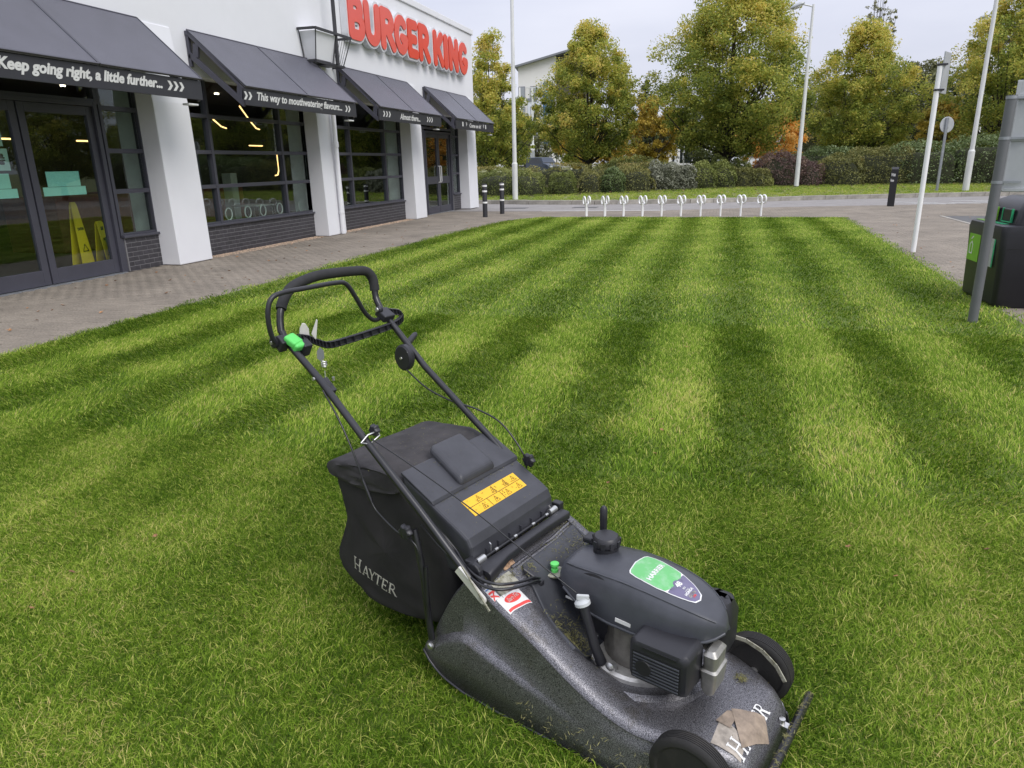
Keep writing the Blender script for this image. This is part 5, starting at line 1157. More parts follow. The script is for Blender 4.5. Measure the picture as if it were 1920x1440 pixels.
# deck shell
def section(u, k=0):
    h = float(np.interp(u, DU, DH)); T = deck_z(u, h - .026); wb = float(np.interp(u, WBU, WBZ)); Tm = float(np.interp(u, DU, DT)); H_ = max(.01, Tm - wb)
    fl = float(np.interp(u, [-.86, -.5, -.1, .05, .16], [.03, .034, .03, .018, .01])); fw = wb + H_ * float(np.interp(u, [-.86, -.8, -.5, -.2, .1], [.42, .5, .46, .42, .35]))
    half = [(h + fl, wb), (h + fl, wb + (fw - wb) * .5), (h + fl - .001, fw - .014), (h + fl - .006, fw - .003), (h + fl * .45, fw + .007), (h + .002, fw + .016), (h + .001, fw + (T - fw) * .55)]
    kf = float(np.interp(u, [-.86, -.62, -.42, -.22], [1, .8, .30, .0])); lin = lambda z: h + fl * max(0, (Tm - z)) / max(.01, Tm - wb)
    half = [(v if i_ == 0 else v * kf + lin(z) * (1 - kf), z) for i_, (v, z) in enumerate(half)]
    for a in range(0, 91, 13):
        v = h - .024 + .024 * math.cos(R(a)); half.append((v, deck_z(u, v) if a > 25 else float(np.interp(u, DU, DT)) - .024 + .024 * math.sin(R(a))))
    for v in np.linspace(h - .034, 0, 14): half.append((v, deck_z(u, v)))
    L_ = [(u, -v, z) for v, z in half]; Rr = [(u, v, z) for v, z in half[:-1]][::-1]
    return L_ + Rr
us = list(np.linspace(-.86, .06, 62)) + list(np.linspace(.072, .16, 16))
b = MB(); rings = [section(u) for u in us]; b.loft(rings, caps=False, closed=False)
n = len(rings[0]); f0 = len(b.v)
last = rings[-1]; b.add([(p[0] + .004, p[1] * .98, max(.03, p[2] - .02)) for p in last], []); b.f += [(f0 - n + i, f0 - n + i + 1, f0 + i + 1, f0 + i) for i in range(n - 1)]
deck = Q(b, 'deck', 'hammered_paint', smooth=50)
sol = deck.modifiers.new('shell', 'SOLIDIFY'); sol.thickness = .004; sol.offset = -1
for s in (-1, 1):                                                   # rolled bottom edge of the skirt
    pts = [(u, s * (float(np.interp(u, DU, DH)) + float(np.interp(u, [-.86, -.5, -.1, .05, .16], [.03, .034, .03, .018, .01])) + .001), float(np.interp(u, WBU, WBZ))) for u in np.linspace(-.86, .05, 40)]
    Q(MB().tube(pts, .004, 6), 'skirt_edge', 'tube_black', smooth=60)
def patch(name, corners, m, off=.0016, par=None, nn=8, thick=.0012):
    """a thin sheet laid on the deck: corners (u,v) in order"""
    c = [Vector((a, b_)) for a, b_ in corners]; bb = MB(); g = [[None] * (nn + 1) for _ in range(nn + 1)]; vs = []
    for i in range(nn + 1):
        for j in range(nn + 1):
            s, t = i / nn, j / nn; p = (c[0] * (1 - s) + c[1] * s) * (1 - t) + (c[3] * (1 - s) + c[2] * s) * t; vs.append((p.x, p.y, deck_z(p.x, p.y) + off + thick))
    k = nn + 1; bb.add(vs, [(i * k + j, (i + 1) * k + j, (i + 1) * k + j + 1, i * k + j + 1) for i in range(nn) for j in range(nn)])
    return Q(bb, name, m, par, smooth=60)
# black insert between the flap and the engine
ib = MB(); NU, NV = 26, 22; vs = []
for i in range(NU + 1):
    u = -.628 + (.26) * i / NU; vn = float(np.interp(u, [-.63, -.60, -.43, -.36], [-.085, -.10, -.165, -.185]))
    for j in range(NV + 1):
        v = vn + (.215 - vn) * j / NV; z = deck_z(u, v) + .012; vs.append((u, v, z))
k = NV + 1; fs = [(i * k + j, (i + 1) * k + j, (i + 1) * k + j + 1, i * k + j + 1) for i in range(NU) for j in range(NV)]
ib.add(vs, fs); ins = Q(ib, 'deck_insert', 'insert_plastic', smooth=50); sm = ins.modifiers.new('thick', 'SOLIDIFY'); sm.thickness = .014; sm.offset = -1
sm = ins.modifiers.new('bev', 'BEVEL'); sm.width = .003; sm.segments = 2; sm.limit_method = 'ANGLE'
# raised bead across the rear of the deck
Q(MB().tube([(-.645, v, deck_z(-.645, v) + .002) for v in np.linspace(-.12, .24, 12)], .006, 6), 'deck_bead', 'hammered_paint', smooth=60)
# engine: ring, flange, block, cowl
EC = (-.262, .035)
ER = Matrix.Translation((EC[0], EC[1], 0))
Q(MB().lathe([(.225, .140), (.222, .158), (.205, .168), (.18, .163), (.165, .160)], 56, ER, caps=False), 'engine_ring', 'hammered_paint', smooth=35)
Q(MB().lathe([(.165, .155), (.165, .172), (.155, .178), (.12, .176), (.11, .170)], 48, ER), 'engine_flange', 'flange_alu', smooth=30)
bl = MB().lathe([(.118, .17), (.115, .20), (.108, .22), (.104, .34)], 32, ER); bl.bx(-.31, -.12, -.068, .10, .18, .33)
Q(bl, 'engine_block', 'cast_dirty', smooth=30, bevel=.006)
fb = MB()
for a in (200, 235, 262, 300): fb.lathe([(.011, .176), (.011, .188), (.006, .189)], 8, Matrix.Translation((EC[0] + .143 * math.cos(R(a)), EC[1] + .143 * math.sin(R(a)), 0)))
Q(fb, 'flange_bolts', 'zinc', smooth=40, kind='stuff')
SU = [-.525, -.518, -.50, -.46, -.40, -.32, -.24, -.17, -.115, -.07, -.04, -.018, -.006, .002]
SH = [.080, .090, .098, .108, .116, .121, .121, .116, .105, .088, .068, .046, .028, .010]
ST = [.392, .408, .418, .425, .438, .448, .450, .445, .436, .424, .411, .398, .385, .368]
SB = [.352, .345, .335, .318, .300, .296, .300, .312, .322, .330, .337, .345, .350, .356]
def cvv(u): return float(np.interp(u, [-.53, -.3, -.1, 0], [.055, .042, .024, .012]))
def shr(u, c=None, grow=0.0):
    c = cvv(u); h, zt, zb = (float(np.interp(u, SU, A_)) for A_ in (SH, ST, SB)); H_ = zt - zb; o = []
    P_ = [(-.985, 0), (-1.0, .10), (-1.0, .34), (-.965, .56), (-.89, .76), (-.775, .90), (-.72, .935), (-.62, .95), (-.45, .97), (-.22, .99), (0, 1.0)]
    P_ = P_ + [(-a, z) for a, z in P_[:-1]][::-1]
    return [(u, c + a * (h + grow), zb + z * H_) for a, z in P_]
uu = [SU[0]] + list(np.linspace(-.518, -.46, 8)) + list(np.linspace(-.44, -.05, 18)) + list(np.linspace(-.04, .002, 10))
Q(MB().loft([shr(u) for u in uu]), 'engine_cowl', 'cowl_plastic', smooth=30)
Q(MB().loft([[(p[0], p[1], z) for p in [(q[0], q[1]) for q in rrect(-.522 + i_, -.30, -.035 + i_, .145 - i_, .045, 0, 5)]] for z, i_ in ((.17, .022), (.20, .016), (.34, .004), (.372, .012))]), 'fan_housing', 'black_plastic', smooth=40)
# moulding line along the cowl shoulders and bottom rim
for s in (0, 1):
    Q(MB().tube([Vector(shr(u)[5 if s == 0 else -6]) + Vector((0, 0, .0006)) for u in np.linspace(-.50, -.02, 26)], .0028, 6), 'cowl_ridge', 'cowl_plastic', smooth=60)
    Q(MB().tube([Vector(shr(u)[0 if s == 0 else -1]) + Vector((0, 0, .001)) for u in np.linspace(-.50, .0, 30)], .005, 8), 'cowl_rim', 'cowl_plastic', smooth=60)
# rope slot and rope
sb_ = MB(); ss = []
for u in np.linspace(-.43, -.345, 9):
    k_ = math.sin(PI * (u + .437) / .10) ** .6; r1_, r2_ = Vector(shr(u)[3]), Vector(shr(u)[5]); md = r1_.lerp(r2_, .62); hw_ = (r2_ - r1_) * .30 * k_; o_ = Vector((0, -.0016, .0012)); ss.append([md - hw_ + o_, md + hw_ + o_])
sb_.add([p for q in ss for p in q], [(2 * i, 2 * i + 1, 2 * i + 3, 2 * i + 2) for i in range(8)]); Q(sb_, 'rope_slot', 'frame_black')  # flat black sheet on the cowl stands for the shade inside the slot
# fuel cap, rope peg
CM = Matrix.Translation((-.425, .085, .418))
Q(MB().lathe([(.036, 0), (.040, .006), (.040, .030), (.034, .032)], 28, CM), 'fuel_neck', 'black_plastic', smooth=35)
cp = MB().lathe([(.043, .034), (.045, .038), (.043, .056), (.036, .064), (.018, .067)], 24, CM)
for k in range(10): cp.box((-.425 + .0445 * math.cos(k * PI / 5), .085 + .0445 * math.sin(k * PI / 5), .463), (.005, .012, .020), Matrix.Rotation(k * PI / 5, 3, 'Z'))
Q(cp, 'fuel_cap', 'black_plastic', smooth=35)
Q(MB().tube([(-.475, .155, .44), (-.475, .155, .495), (-.475, .155, .53), (-.475, .155, .538)], [.011, .0125, .0125, .006], 12), 'starter_peg', 'black_plastic', smooth=50)
Q(MB().box((-.50, .13, .425), (.05, .05, .02)), 'peg_base', 'black_plastic', bevel=.006)
# air cleaner with louvres, silencer, far cover
ab = MB(); x0, x1, y0, y1, z0, z1 = -.212, -.035, -.160, -.062, .218, .350
rings = []
for dy, gr, zz in ((0, -.016, 0), (.004, -.006, 0), (.014, 0, 0), (.098, 0, .0)):
    rings.append([(p[0], y0 + dy, p[1]) for p in [(q[0], q[1]) for q in rrect(x0 - gr * 1 + 0, x1 + gr, z0 - gr, z1 + gr, .022, 0, 5)]])
Q(ab.loft(rings), 'air_cleaner', 'black_plastic', smooth=35)
Q(MB().bx(x0 + .014, x1 - .020, y0 - .0012, y0 + .002, .230, .318), 'louvre_panel', 'frame_black')  # black plate that paints in the shade behind the louvres
lv = MB()
for k in range(8): lv.bx(x0 + .018, x1 - .024, y0 - .0045, y0 - .0011, .2345 + k * .0103, .2393 + k * .0103)
Q(lv, 'louvres', 'cowl_plastic', bevel=.0008)
Q(MB().lathe([(.025, 0), (.023, .0055), (.010, .0052)], 20, Matrix.Translation((x0 + .050, y0 - .001, .272)) @ Matrix.Rotation(R(90), 4, 'X')), 'louvre_recess', 'frame_black')  # raised black disc in place of a shaded hole
Q(MB().box((-.118, y0 - .0005, .333), (.10, .003, .006)), 'top_slot', 'frame_black')
Q(MB().loft([[(p[0], p[1], z) for p in [(q[0], q[1]) for q in rrect(-.036 + i_, .012 - i_, -.080 + i_, .01 - i_, .010, 0, 4)]] for z, i_ in ((.19, .012), (.21, .004), (.27, .0), (.275, .006), (.318, .004), (.330, .014))]), 'silencer', 'cast_alu', smooth=35)
Q(MB().loft([[(p[0] - .02, p[1], z) for p in [(q[0], q[1]) for q in rrect(-.095 + i_, .012 - i_, .05 + i_, .150 - i_, .03, 0, 4)]] for z, i_ in ((.23, .01), (.26, 0), (.36, .0), (.395, .012), (.405, .03))]), 'rear_cover', 'black_plastic', smooth=40)
# dipstick
Q(MB().tube([(-.325, -.105, .175), (-.345, -.112, .23), (-.380, -.108, .325), (-.388, -.106, .348)], [.017, .015, .014, .016], 12), 'dipstick_tube', 'black_plastic', smooth=60)
dm = Matrix.Translation((-.390, -.106, .348)) @ Matrix.Rotation(R(-18), 4, 'Y')
q = Q(MB().lathe([(.020, 0), (.024, .003), (.024, .012), (.018, .018), (.008, .020)], 24, dm), 'dipstick_cap', 'knob_grey', smooth=40)
Q(MB().box((-.392, -.106, .374), (.038, .009, .020), Matrix.Rotation(R(30), 3, 'Z')), 'cap_grip', 'knob_grey', q, bevel=.004)
Q(MB().lathe([(.012, 0), (.014, .004), (.006, .010)], 12, Matrix.Translation((-.285, -.125, .195)) @ Matrix.Rotation(R(90), 4, 'X')), 'bolt', 'zinc', smooth=40)
Q(MB().box((-.270, -.0835, .325), (.050, .002, .012), Matrix.Rotation(R(2), 3, 'Y')), 'serial_label', 'label_white')
Q(MB().box((-.475, -.038, .300), (.040, .002, .007), Matrix.Rotation(R(2), 3, 'Y')), 'pale_strip', 'label_white')
# green primer button with its pale collar
GM = Matrix.Translation((-.562, .0, deck_z(-.562, .0) + .012))
Q(MB().lathe([(.034, 0), (.034, .004), (.028, .005)], 28, GM), 'valve_collar', 'label_worn', smooth=30)
Q(MB().lathe([(.012, .004), (.012, .014), (.008, .016), (.008, .024), (.014, .026), (.014, .034), (.006, .035)], 20, GM), 'hose_valve', 'lever_green', smooth=35)
# sticker on the cowl: drawn in sheets a hair apart, following the cowl top
def cz(u, v):
    h, zt, zb = (float(np.interp(u, SU, A_)) for A_ in (SH, ST, SB)); a = abs(v - cvv(u)) / h
    return zb + float(np.interp(a, [0, .22, .45, .62, .70, .78, .90, 1], [1, .99, .97, .95, .94, .90, .76, .5])) * (zt - zb)
def cowl_sheet(poly, m, off, name, par):
    me = bpy.data.meshes.new(name); bm = bmesh.new(); vs = [bm.verts.new((p[0], p[1], 0)) for p in poly]; f = bm.faces.new(vs)
    bmesh.ops.triangulate(bm, faces=[f])
    for _ in range(3): bmesh.ops.subdivide_edges(bm, edges=[e for e in bm.edges if e.calc_length() > .012], cuts=1, use_grid_fill=False); bmesh.ops.triangulate(bm, faces=bm.faces[:])
    for v in bm.verts: v.co.z = cz(v.co.x, v.co.y) + off
    bm.to_mesh(me); bm.free(); me.materials.append(MATS[m]); return mesh_obj(name, me, par)
def cowl_text(txt, u, v, hgt, wid, m, off, par, bold=0.0):
    me = text_mesh(txt, size=.1, bold=bold, ext=.0002, mat_=m); co = np.empty(len(me.vertices) * 3); me.vertices.foreach_get('co', co); co = co.reshape(-1, 3); lo, hi = co.min(0), co.max(0)
    sx_, sy_ = wid / (hi[0] - lo[0]), hgt / (hi[1] - lo[1])
    for vv in me.vertices:
        x = (vv.co.x - (lo[0] + hi[0]) / 2) * sx_; y = (vv.co.y - lo[1]) * sy_; U, V_ = u - y, v + x
        vv.co = (U, V_, cz(U, V_) + off + (vv.co.z > 0) * .0002)
    return mesh_obj('lettering', me, par)
SC = [(-.293, .044), (-.286, .055), (-.265, .060), (-.235, .061), (-.19, .058), (-.15, .049), (-.12, .039), (-.10, .029), (-.086, .018)]
def scv(u): return float(np.interp(u, [-.29, -.08], [.046, .006]))
def shield(g=0.0, u0=-1, u1=1):
    us_ = [s for s in SC if u0 <= s[0] <= u1]
    if u0 > -1: us_ = [(u0, float(np.interp(u0, [q[0] for q in SC], [q[1] for q in SC])))] + us_
    if u1 < 1: us_ = us_ + [(u1, float(np.interp(u1, [q[0] for q in SC], [q[1] for q in SC])))]
    lo = [(u - (g if u < -.28 else 0) + (g if u > -.09 else 0), scv(u) - h - g) for u, h in us_]; hi = [(u - (g if u < -.28 else 0) + (g if u > -.09 else 0), scv(u) + h + g) for u, h in us_][::-1]
    return lo, hi
lo, hi = shield(.0032); stk = cowl_sheet(lo + [(-.076, scv(-.08))] + hi + [(-.302, scv(-.29))], 'label_white', .0012, 'cowl_sticker', MO)
lo, hi = shield(0, -.160, 1); cowl_sheet([(-.135, scv(-.135))] + lo + [(-.080, scv(-.08))] + hi, 'sticker_purple', .0018, 'sticker_purple_field', stk)
lo, hi = shield(0, -1, -.168); cowl_sheet(lo + [(-.144, scv(-.144))] + hi + [(-.298, scv(-.29))], 'sticker_green', .0018, 'sticker_green_field', stk)
cowl_sheet([(-.150 + .0165 * math.cos(k * PI / 8), scv(-.15) + .0165 * math.sin(k * PI / 8)) for k in range(16)], 'sticker_purple', .0022, 'number_disc', stk)
for tx, u, h_, w_, m_, o_, bo in (('HARRIER', -.220, .0165, .094, 'label_white', .0024, .003), ('48', -.141, .0175, .025, 'label_white', .0027, .004), ('PRO', -.128, .006, .012, 'label_white', .0024, .002), ('POWERED BY', -.1205, .0032, .020, 'label_white', .0024, 0), ('HONDA', -.1105, .0085, .044, 'label_white', .0024, .004), ('GCVx', -.0995, .009, .036, 'label_worn', .0024, .002), ('170', -.0925, .006, .014, 'label_red', .0024, .004)):
    cowl_text(tx, u, scv(u), h_, w_, m_, o_, stk, bold=bo)
# wheels
def wheel(v, s, u=.028, r=.108, lab=None):
    prof = [(.040, -.024), (.082, -.022), (.088, -.026), (r - .010, -.025), (r - .003, -.020)]
    for k in range(6):
        z = -.017 + k * .0062; prof += [(r, z), (r, z + .0038), (r - .0028, z + .0042), (r - .0028, z + .0058)]
    prof += [(r - .003, .020), (r - .010, .025), (.088, .026), (.082, .022), (.040, .024)]
    Mx = Matrix.Translation((u, v, r)) @ Matrix.Rotation(R(90 * s), 4, 'X')
    w_ = Q(MB().lathe(prof, 48, Mx), 'front_wheel', 'tyre_rubber', smooth=35)
    Q(MB().lathe([(.02, -.020), (.06, -.014), (.083, -.018), (.083, .018), (.06, .014), (.02, .02)], 32, Mx), 'wheel_disc', 'black_plastic', w_, smooth=35)
    Q(MB().lathe([(.010, -.032), (.012, .032)], 12, Mx), 'axle_bolt', 'zinc', w_, smooth=40)
    return w_
wheel(.232, 1); wheel(-.262, -1)
hl = [(-.035, .192, .212), (.0, .196, .211), (.05, .197, .195), (.095, .195, .163), (.125, .190, .125)]
hlm = MB()
for p_, q_ in zip(hl[:-1], hl[1:]): hlm.bar(p_, q_, .004, .013, (0, 0, 1))
Q(hlm, 'height_link', 'label_worn', bevel=.001)
Q(MB().tube([(-.62, -.2, .075), (-.62, .2, .075)], .07, 24), 'rear_roller', 'tube_black', smooth=40)
# front bumper bar
bb = Q(MB().tube([(.178, .262, .062), (.182, .255, .062), (.184, -.275, .062), (.180, -.282, .062)], [.008, .0125, .0125, .008], 12), 'bumper_bar', 'tube_black', smooth=50)
for v in (.09, -.2): Q(MB().bar((.145, v, .066), (.176, v, .062), .022, .006).lathe([(.009, .068), (.009, .082), (.004, .083)], 12, Matrix.Translation((.152, v, 0))), 'bumper_bracket', 'zinc', bb, smooth=40)
# rear flap (discharge cover)
FP = [(-1.005, .652), (-.765, .5255), (-.734, .506), (-.720, .480), (-.714, .430), (-.722, .40), (-.81, .37), (-.99, .50)]
def side_prism(poly, v0, v1, m, name, par=None, **kw):
    b_ = MB(); k = len(poly); b_.add([(p[0], v0, p[1]) for p in poly] + [(p[0], v1, p[1]) for p in poly], [tuple(range(k))[::-1], tuple(range(k, 2 * k))] + [(i, (i + 1) % k, k + (i + 1) % k, k + i) for i in range(k)])
    return Q(b_, name, m, par, **kw)
flap = side_prism(FP, -.222, .222, 'flap_plastic', 'rear_flap', bevel=.012, seg=3)
sl = (.652 - .515) / (-.26)
fz = lambda u: .652 + (u + 1.005) * sl
nrm = Vector((-sl, 0, 1)).normalized(); dirn = Vector((1, 0, sl)).normalized()
side_prism([(-1.008, fz(-1.008) + .001), (-.868, fz(-.868) + .001), (-.874, fz(-.874) + .0115), (-1.004, fz(-1.004) + .0115)], -.2235, .2235, 'flap_plastic', 'flap_step', flap, bevel=.004)
rbk = MB(); A_ = [(-1.028, -.075, .018), (-.872, -.09, .018), (-.872, .105, .018), (-1.028, .10, .018)]
pb = [Vector((u, v, fz(u) + .005)) for u, v, _ in A_]; pt_ = [Vector((u * .94 - .057, (v - .01) * .88 + .01, fz(u * .94 - .057) + .038)) for u, v, _ in A_]
rbk.add(pb + pt_, [(3, 2, 1, 0), (4, 5, 6, 7), (0, 1, 5, 4), (1, 2, 6, 5), (2, 3, 7, 6), (3, 0, 4, 7)]); Q(rbk, 'flap_grip', 'flap_plastic', flap, bevel=.014, seg=4)
# yellow warning label on the flap
def on_flap(u, v, o=.0): return Vector((u, v, fz(u))) + nrm * o
LU0, LU1, LV0, LV1 = -.838, -.778, -.128, .148
cor = [on_flap(LU0, LV0, .0012), on_flap(LU0, LV1, .0012), on_flap(LU1, LV1, .0012), on_flap(LU1, LV0, .0012)]
wl = MB(); wl.add(cor + [c - nrm * .0012 for c in cor], [(0, 1, 2, 3), (0, 1, 5, 4), (1, 2, 6, 5), (2, 3, 7, 6), (3, 0, 4, 7)]); wl = Q(wl, 'warning_label', 'label_yellow', flap)
pr = MB()
def pl(u0, v0, u1, v1, wd=.0017): pr.bar(on_flap(u0, v0, .0018), on_flap(u1, v1, .0018), wd, .0006, nrm)
um = (LU0 + LU1) / 2
pl(um, LV0, um, LV1)
for row, vs in ((0, (.02, .085)), (1, (-.035, .03))):
    ua, ub = (LU0, um) if row == 0 else (um, LU1)
    for v in vs: pl(ua + .001, v, ub - .001, v)
rg = random.Random(2)
for row, vs in ((0, (-.105, -.045, .03, .095, .14)), (1, (-.11, -.05, .012, .075, .135))):
    uc = (LU0 + um) / 2 if row == 0 else (um + LU1) / 2
    for v in vs[1:]:
        a, s = .010, .5; tri = [(uc - a, v - .012), (uc + a, v - .012 - a * 0), (uc, v - .012 - a * 1.7)]; tri = [(uc + a, v - .004), (uc + a, v - .026), (uc - a, v - .015)]
        for p, q in zip(tri, tri[1:] + tri[:1]): pl(p[0], p[1], q[0], q[1], .0011)
        pl(uc - .002, v - .015, uc + .006, v - .015, .002)
    for _ in range(16):
        v = rg.uniform(LV0 + .012, LV1 - .012); u = uc + rg.uniform(-.009, .009); a = rg.uniform(0, PI); l = rg.uniform(.002, .006); pl(u, v, u + l * math.cos(a), v + l * math.sin(a), rg.uniform(.0008, .0022))
Q(pr, 'label_print', 'label_print', wl)
# hinge rod and the carry handle across the deck
Q(MB().tube([(-.702, -.20, .436), (-.702, .215, .436)], .006, 8), 'hinge_rod', 'tube_black', flap, smooth=60)
for v in (-.205, .190): Q(MB().tube([(-.700, v - .018, .440), (-.700, v + .020, .440)], .012, 14), 'hinge_sleeve', 'zinc', flap, smooth=40)
hs = MB()
for v in (-.13, -.03, .07, .15): hs.tube([(-.702, v, .437), (-.702, v + .014, .437)], .0066, 8)
Q(hs, 'rod_gap', 'zinc', flap, smooth=60, kind='stuff')
rb_ = MB()
for v in np.linspace(-.16, .2, 7): rb_.bx(-.724, -.706, v - .001, v + .001, .405, .455)
Q(rb_, 'flap_ribs', 'flap_plastic', flap, kind='stuff')
Q(MB().tube([(-.700, -.150, .445), (-.700, -.150, .470), (-.706, -.150, .474)], .0018, 6).tube([(-.672, .175, .44), (-.655, .18, .42)], .0018, 6), 'spring_clip', 'zinc', flap)
ch = MB(); st_ = [(-.232, .032, .026, .405), (-.218, .032, .026, .412), (-.185, .029, .022, .418), (-.13, .021, .016, .426), (-.05, .018, .0145, .428), (.08, .018, .0145, .428), (.15, .019, .015, .426), (.20, .021, .016, .424), (.222, .021, .016, .424)]
rings = []
for v, hu, hz, zc in st_: rings.append([(-.668 + hu * math.copysign(abs(math.cos(a)) ** .5, math.cos(a)), v, zc + hz * math.copysign(abs(math.sin(a)) ** .5, math.sin(a))) for a in [2 * PI * k / 20 for k in range(20)]])
Q(ch.loft(rings), 'carry_handle', 'black_plastic', smooth=40)
# latch lugs either side
Q(MB().bx(-.725, -.69, -.250, -.222, .36, .455).lathe([(.03, 0), (.03, .02)], 16, Matrix.Translation((-.69, -.235, .425)) @ Matrix.Rotation(R(90), 4, 'X')), 'hinge_lug', 'black_plastic', bevel=.004)
Q(MB().bx(-.725, -.69, .222, .25, .36, .455), 'hinge_lug', 'black_plastic', bevel=.004)
# grass bag: puffed cloth body and overhanging lid
def resample(poly, n):
    P_ = [Vector(p) for p in poly] + [Vector(poly[0])]; L_ = [0]
    for a, c in zip(P_[:-1], P_[1:]): L_.append(L_[-1] + (c - a).length)
    o = []
    for k in range(n):
        s = L_[-1] * k / n; i = max(j for j in range(len(L_) - 1) if L_[j] <= s); t = (s - L_[i]) / (L_[i + 1] - L_[i] + 1e-9); o.append(P_[i].lerp(P_[i + 1], t))
    for _ in range(2): o = [(o[i - 1] + o[i] * 2 + o[(i + 1) % n]) / 4 for i in range(n)]
    return o
def puffy(poly, v0, v1, bulge, m, name, par=None, n=72, wr=.006, seed=1, **kw):
    P_ = resample(poly, n); c = sum(P_, Vector((0, 0))) / n; b_ = MB(); R_ = []; rs = np.random.default_rng(seed); ph = rs.uniform(0, 6, 6)
    def wob(x, y, z): return wr * (math.sin(17 * x + 9 * z + ph[0]) * math.sin(11 * z - 13 * y + ph[1]) + .5 * math.sin(37 * x - 29 * z + ph[2] + 21 * y))
    def ring(s, v): return [(c.x + (p.x - c.x) * s + wob(p.x, v, p.y) * .6, v + wob(p.x * s, v, p.y * s), c.y + (p.y - c.y) * s + wob(p.y, v, p.x) * .6) for p in P_]
    for s in (.02, .2, .4, .6, .75, .87, .95): R_.append(ring(s, v0 - bulge * (1 - s * s)))
    R_.append(ring(.99, v0 + .006))
    for t in np.linspace(0.05, .95, 10): R_.append(ring(1.0 + .012 * math.sin(t * PI), v0 + (v1 - v0) * t))
    R_.append(ring(.99, v1 - .006))
    for s in (.95, .87, .75, .6, .4, .2, .02): R_.append(ring(s, v1 + bulge * (1 - s * s)))
    return Q(b_.loft(R_), name, m, par, smooth=70, **kw)
BP = [(-.99, .615), (-1.15, .605), (-1.33, .585), (-1.325, .52), (-1.305, .43), (-1.325, .34), (-1.375, .235), (-1.365, .19), (-1.22, .105), (-1.05, .105), (-.92, .13), (-.84, .15), (-.80, .25), (-.80, .36), (-.84, .47), (-.93, .56)]
bag = puffy(BP, -.222, .215, .016, 'bag_cloth', 'grass_bag', seed=3)
LP = [(-1.0, .635), (-1.08, .655), (-1.20, .652), (-1.345, .628), (-1.372, .605), (-1.362, .572), (-1.24, .555), (-1.06, .575), (-1.0, .59)]
puffy(LP, -.238, .232, .010, 'bag_lid_cloth', 'bag_lid', seed=5, wr=.005)
# HAYTER lettering, cut from flat ended strokes with serifs
def word(strokes_off=0.0):
    st = []; th, tk, sf = .035, .065, .028; x = 0
    def S_(a, c, r): st.append(([a, c], r, 'f'))
    def serif(cx, y, w_=.14): S_((cx - w_, y), (cx + w_, y), sf)
    S_((x + .15, 0), (x + .15, 1), tk); S_((x + .70, 0), (x + .70, 1), tk); S_((x + .15, .50), (x + .70, .50), th)
    for cx in (.15, .70): serif(x + cx, .03); serif(x + cx, .97)
    x += .98; H9 = .78
    S_((x + .08, 0), (x + .34, H9 + .02), th); S_((x + .34, H9 + .04), (x + .62, 0), tk); S_((x + .18, .27), (x + .50, .27), th * .9); serif(x + .08, .03, .11); serif(x + .62, .03, .12)
    x += .66
    S_((x + .06, H9), (x + .32, .36), tk); S_((x + .58, H9), (x + .33, .36), th); S_((x + .325, 0), (x + .325, .4), tk); serif(x + .06, H9 - .02, .11); serif(x + .58, H9 - .02, .10); serif(x + .325, .03, .13)
    x += .64
    S_((x + .34, 0), (x + .34, H9), tk); S_((x + .04, H9 - .03), (x + .64, H9 - .03), th); S_((x + .055, H9), (x + .055, H9 - .17), th * .9); S_((x + .625, H9), (x + .625, H9 - .17), th * .9); serif(x + .34, .03, .14)
    x += .74
    S_((x + .14, 0), (x + .14, H9), tk); S_((x + .03, H9 - .03), (x + .54, H9 - .03), th); S_((x + .14, .40), (x + .44, .40), th); S_((x + .03, .03), (x + .57, .03), th); S_((x + .53, H9), (x + .53, H9 - .15), th * .8); S_((x + .56, 0), (x + .56, .17), th * .8); S_((x + .43, .33), (x + .43, .48), th * .8)
    x += .68
    S_((x + .14, 0), (x + .14, H9), tk); serif(x + .14, .03, .13); serif(x + .10, H9 - .03, .09); st.append(([(x + .14, H9 - .03)] + arc(x + .36, H9 - .20, .15, .17, 90, -90, 8) + [(x + .14, H9 - .38)], th)); S_((x + .34, .42), (x + .68, .02), tk); S_((x + .58, .03), (x + .80, .03), sf)
    return st, x + .82
WST, WL = word()
WLP = contour(WST, res=.018, pad=.12)
bt = glyph_mesh(WLP, .0008, 'label_worn', Matrix(), tol=.012); bt.materials.clear(); mat('print_cream', (.72, .70, .60), .6, var=.15, scale=60); bt.materials.append(MATS['print_cream'])
bt.transform(frameM((-1.275, -.2415, .222), (.985, 0, -.17), (.17, 0, .985)) @ Matrix.Scale(.222 / WL, 4) @ Matrix.Diagonal((1, 1.12, 1, 1)))
wb_ = mesh_obj('lettering', bt, bag)
sw = wb_.modifiers.new('drape', 'SHRINKWRAP'); sw.target = bag; sw.wrap_method = 'PROJECT'; sw.use_project_x = False; sw.use_project_y = True; sw.use_project_z = False; sw.use_negative_direction = True; sw.use_positive_direction = True; sw.offset = .0012; sw.wrap_mode = 'ABOVE_SURFACE'
split_letters(wb_)
# raised name on the deck nose, half under old tape
dt = glyph_mesh(WLP, .0008, 'label_white', Matrix(), tol=.012)
sc = .215 / WL
for vv in dt.vertices:
    x, y, z = vv.co; U, V_ = .124 - y * sc * 1.05, -.145 + x * sc; vv.co = (U, V_, deck_z(U, V_) + .0022 + (z > 0) * .001)
mesh_obj('lettering', dt, deck)
patch('tape', [(.108, -.118), (.150, -.015), (.118, .036), (.040, -.018)], 'tape_brown', off=.0042); patch('tape', [(.040, -.165), (.118, -.150), (.108, -.085), (.028, -.060)], 'tape_pale', off=.0008); patch('tape', [(.022, -.085), (.062, -.085), (.064, -.012), (.034, -.03)], 'tape_brown', off=.0030)
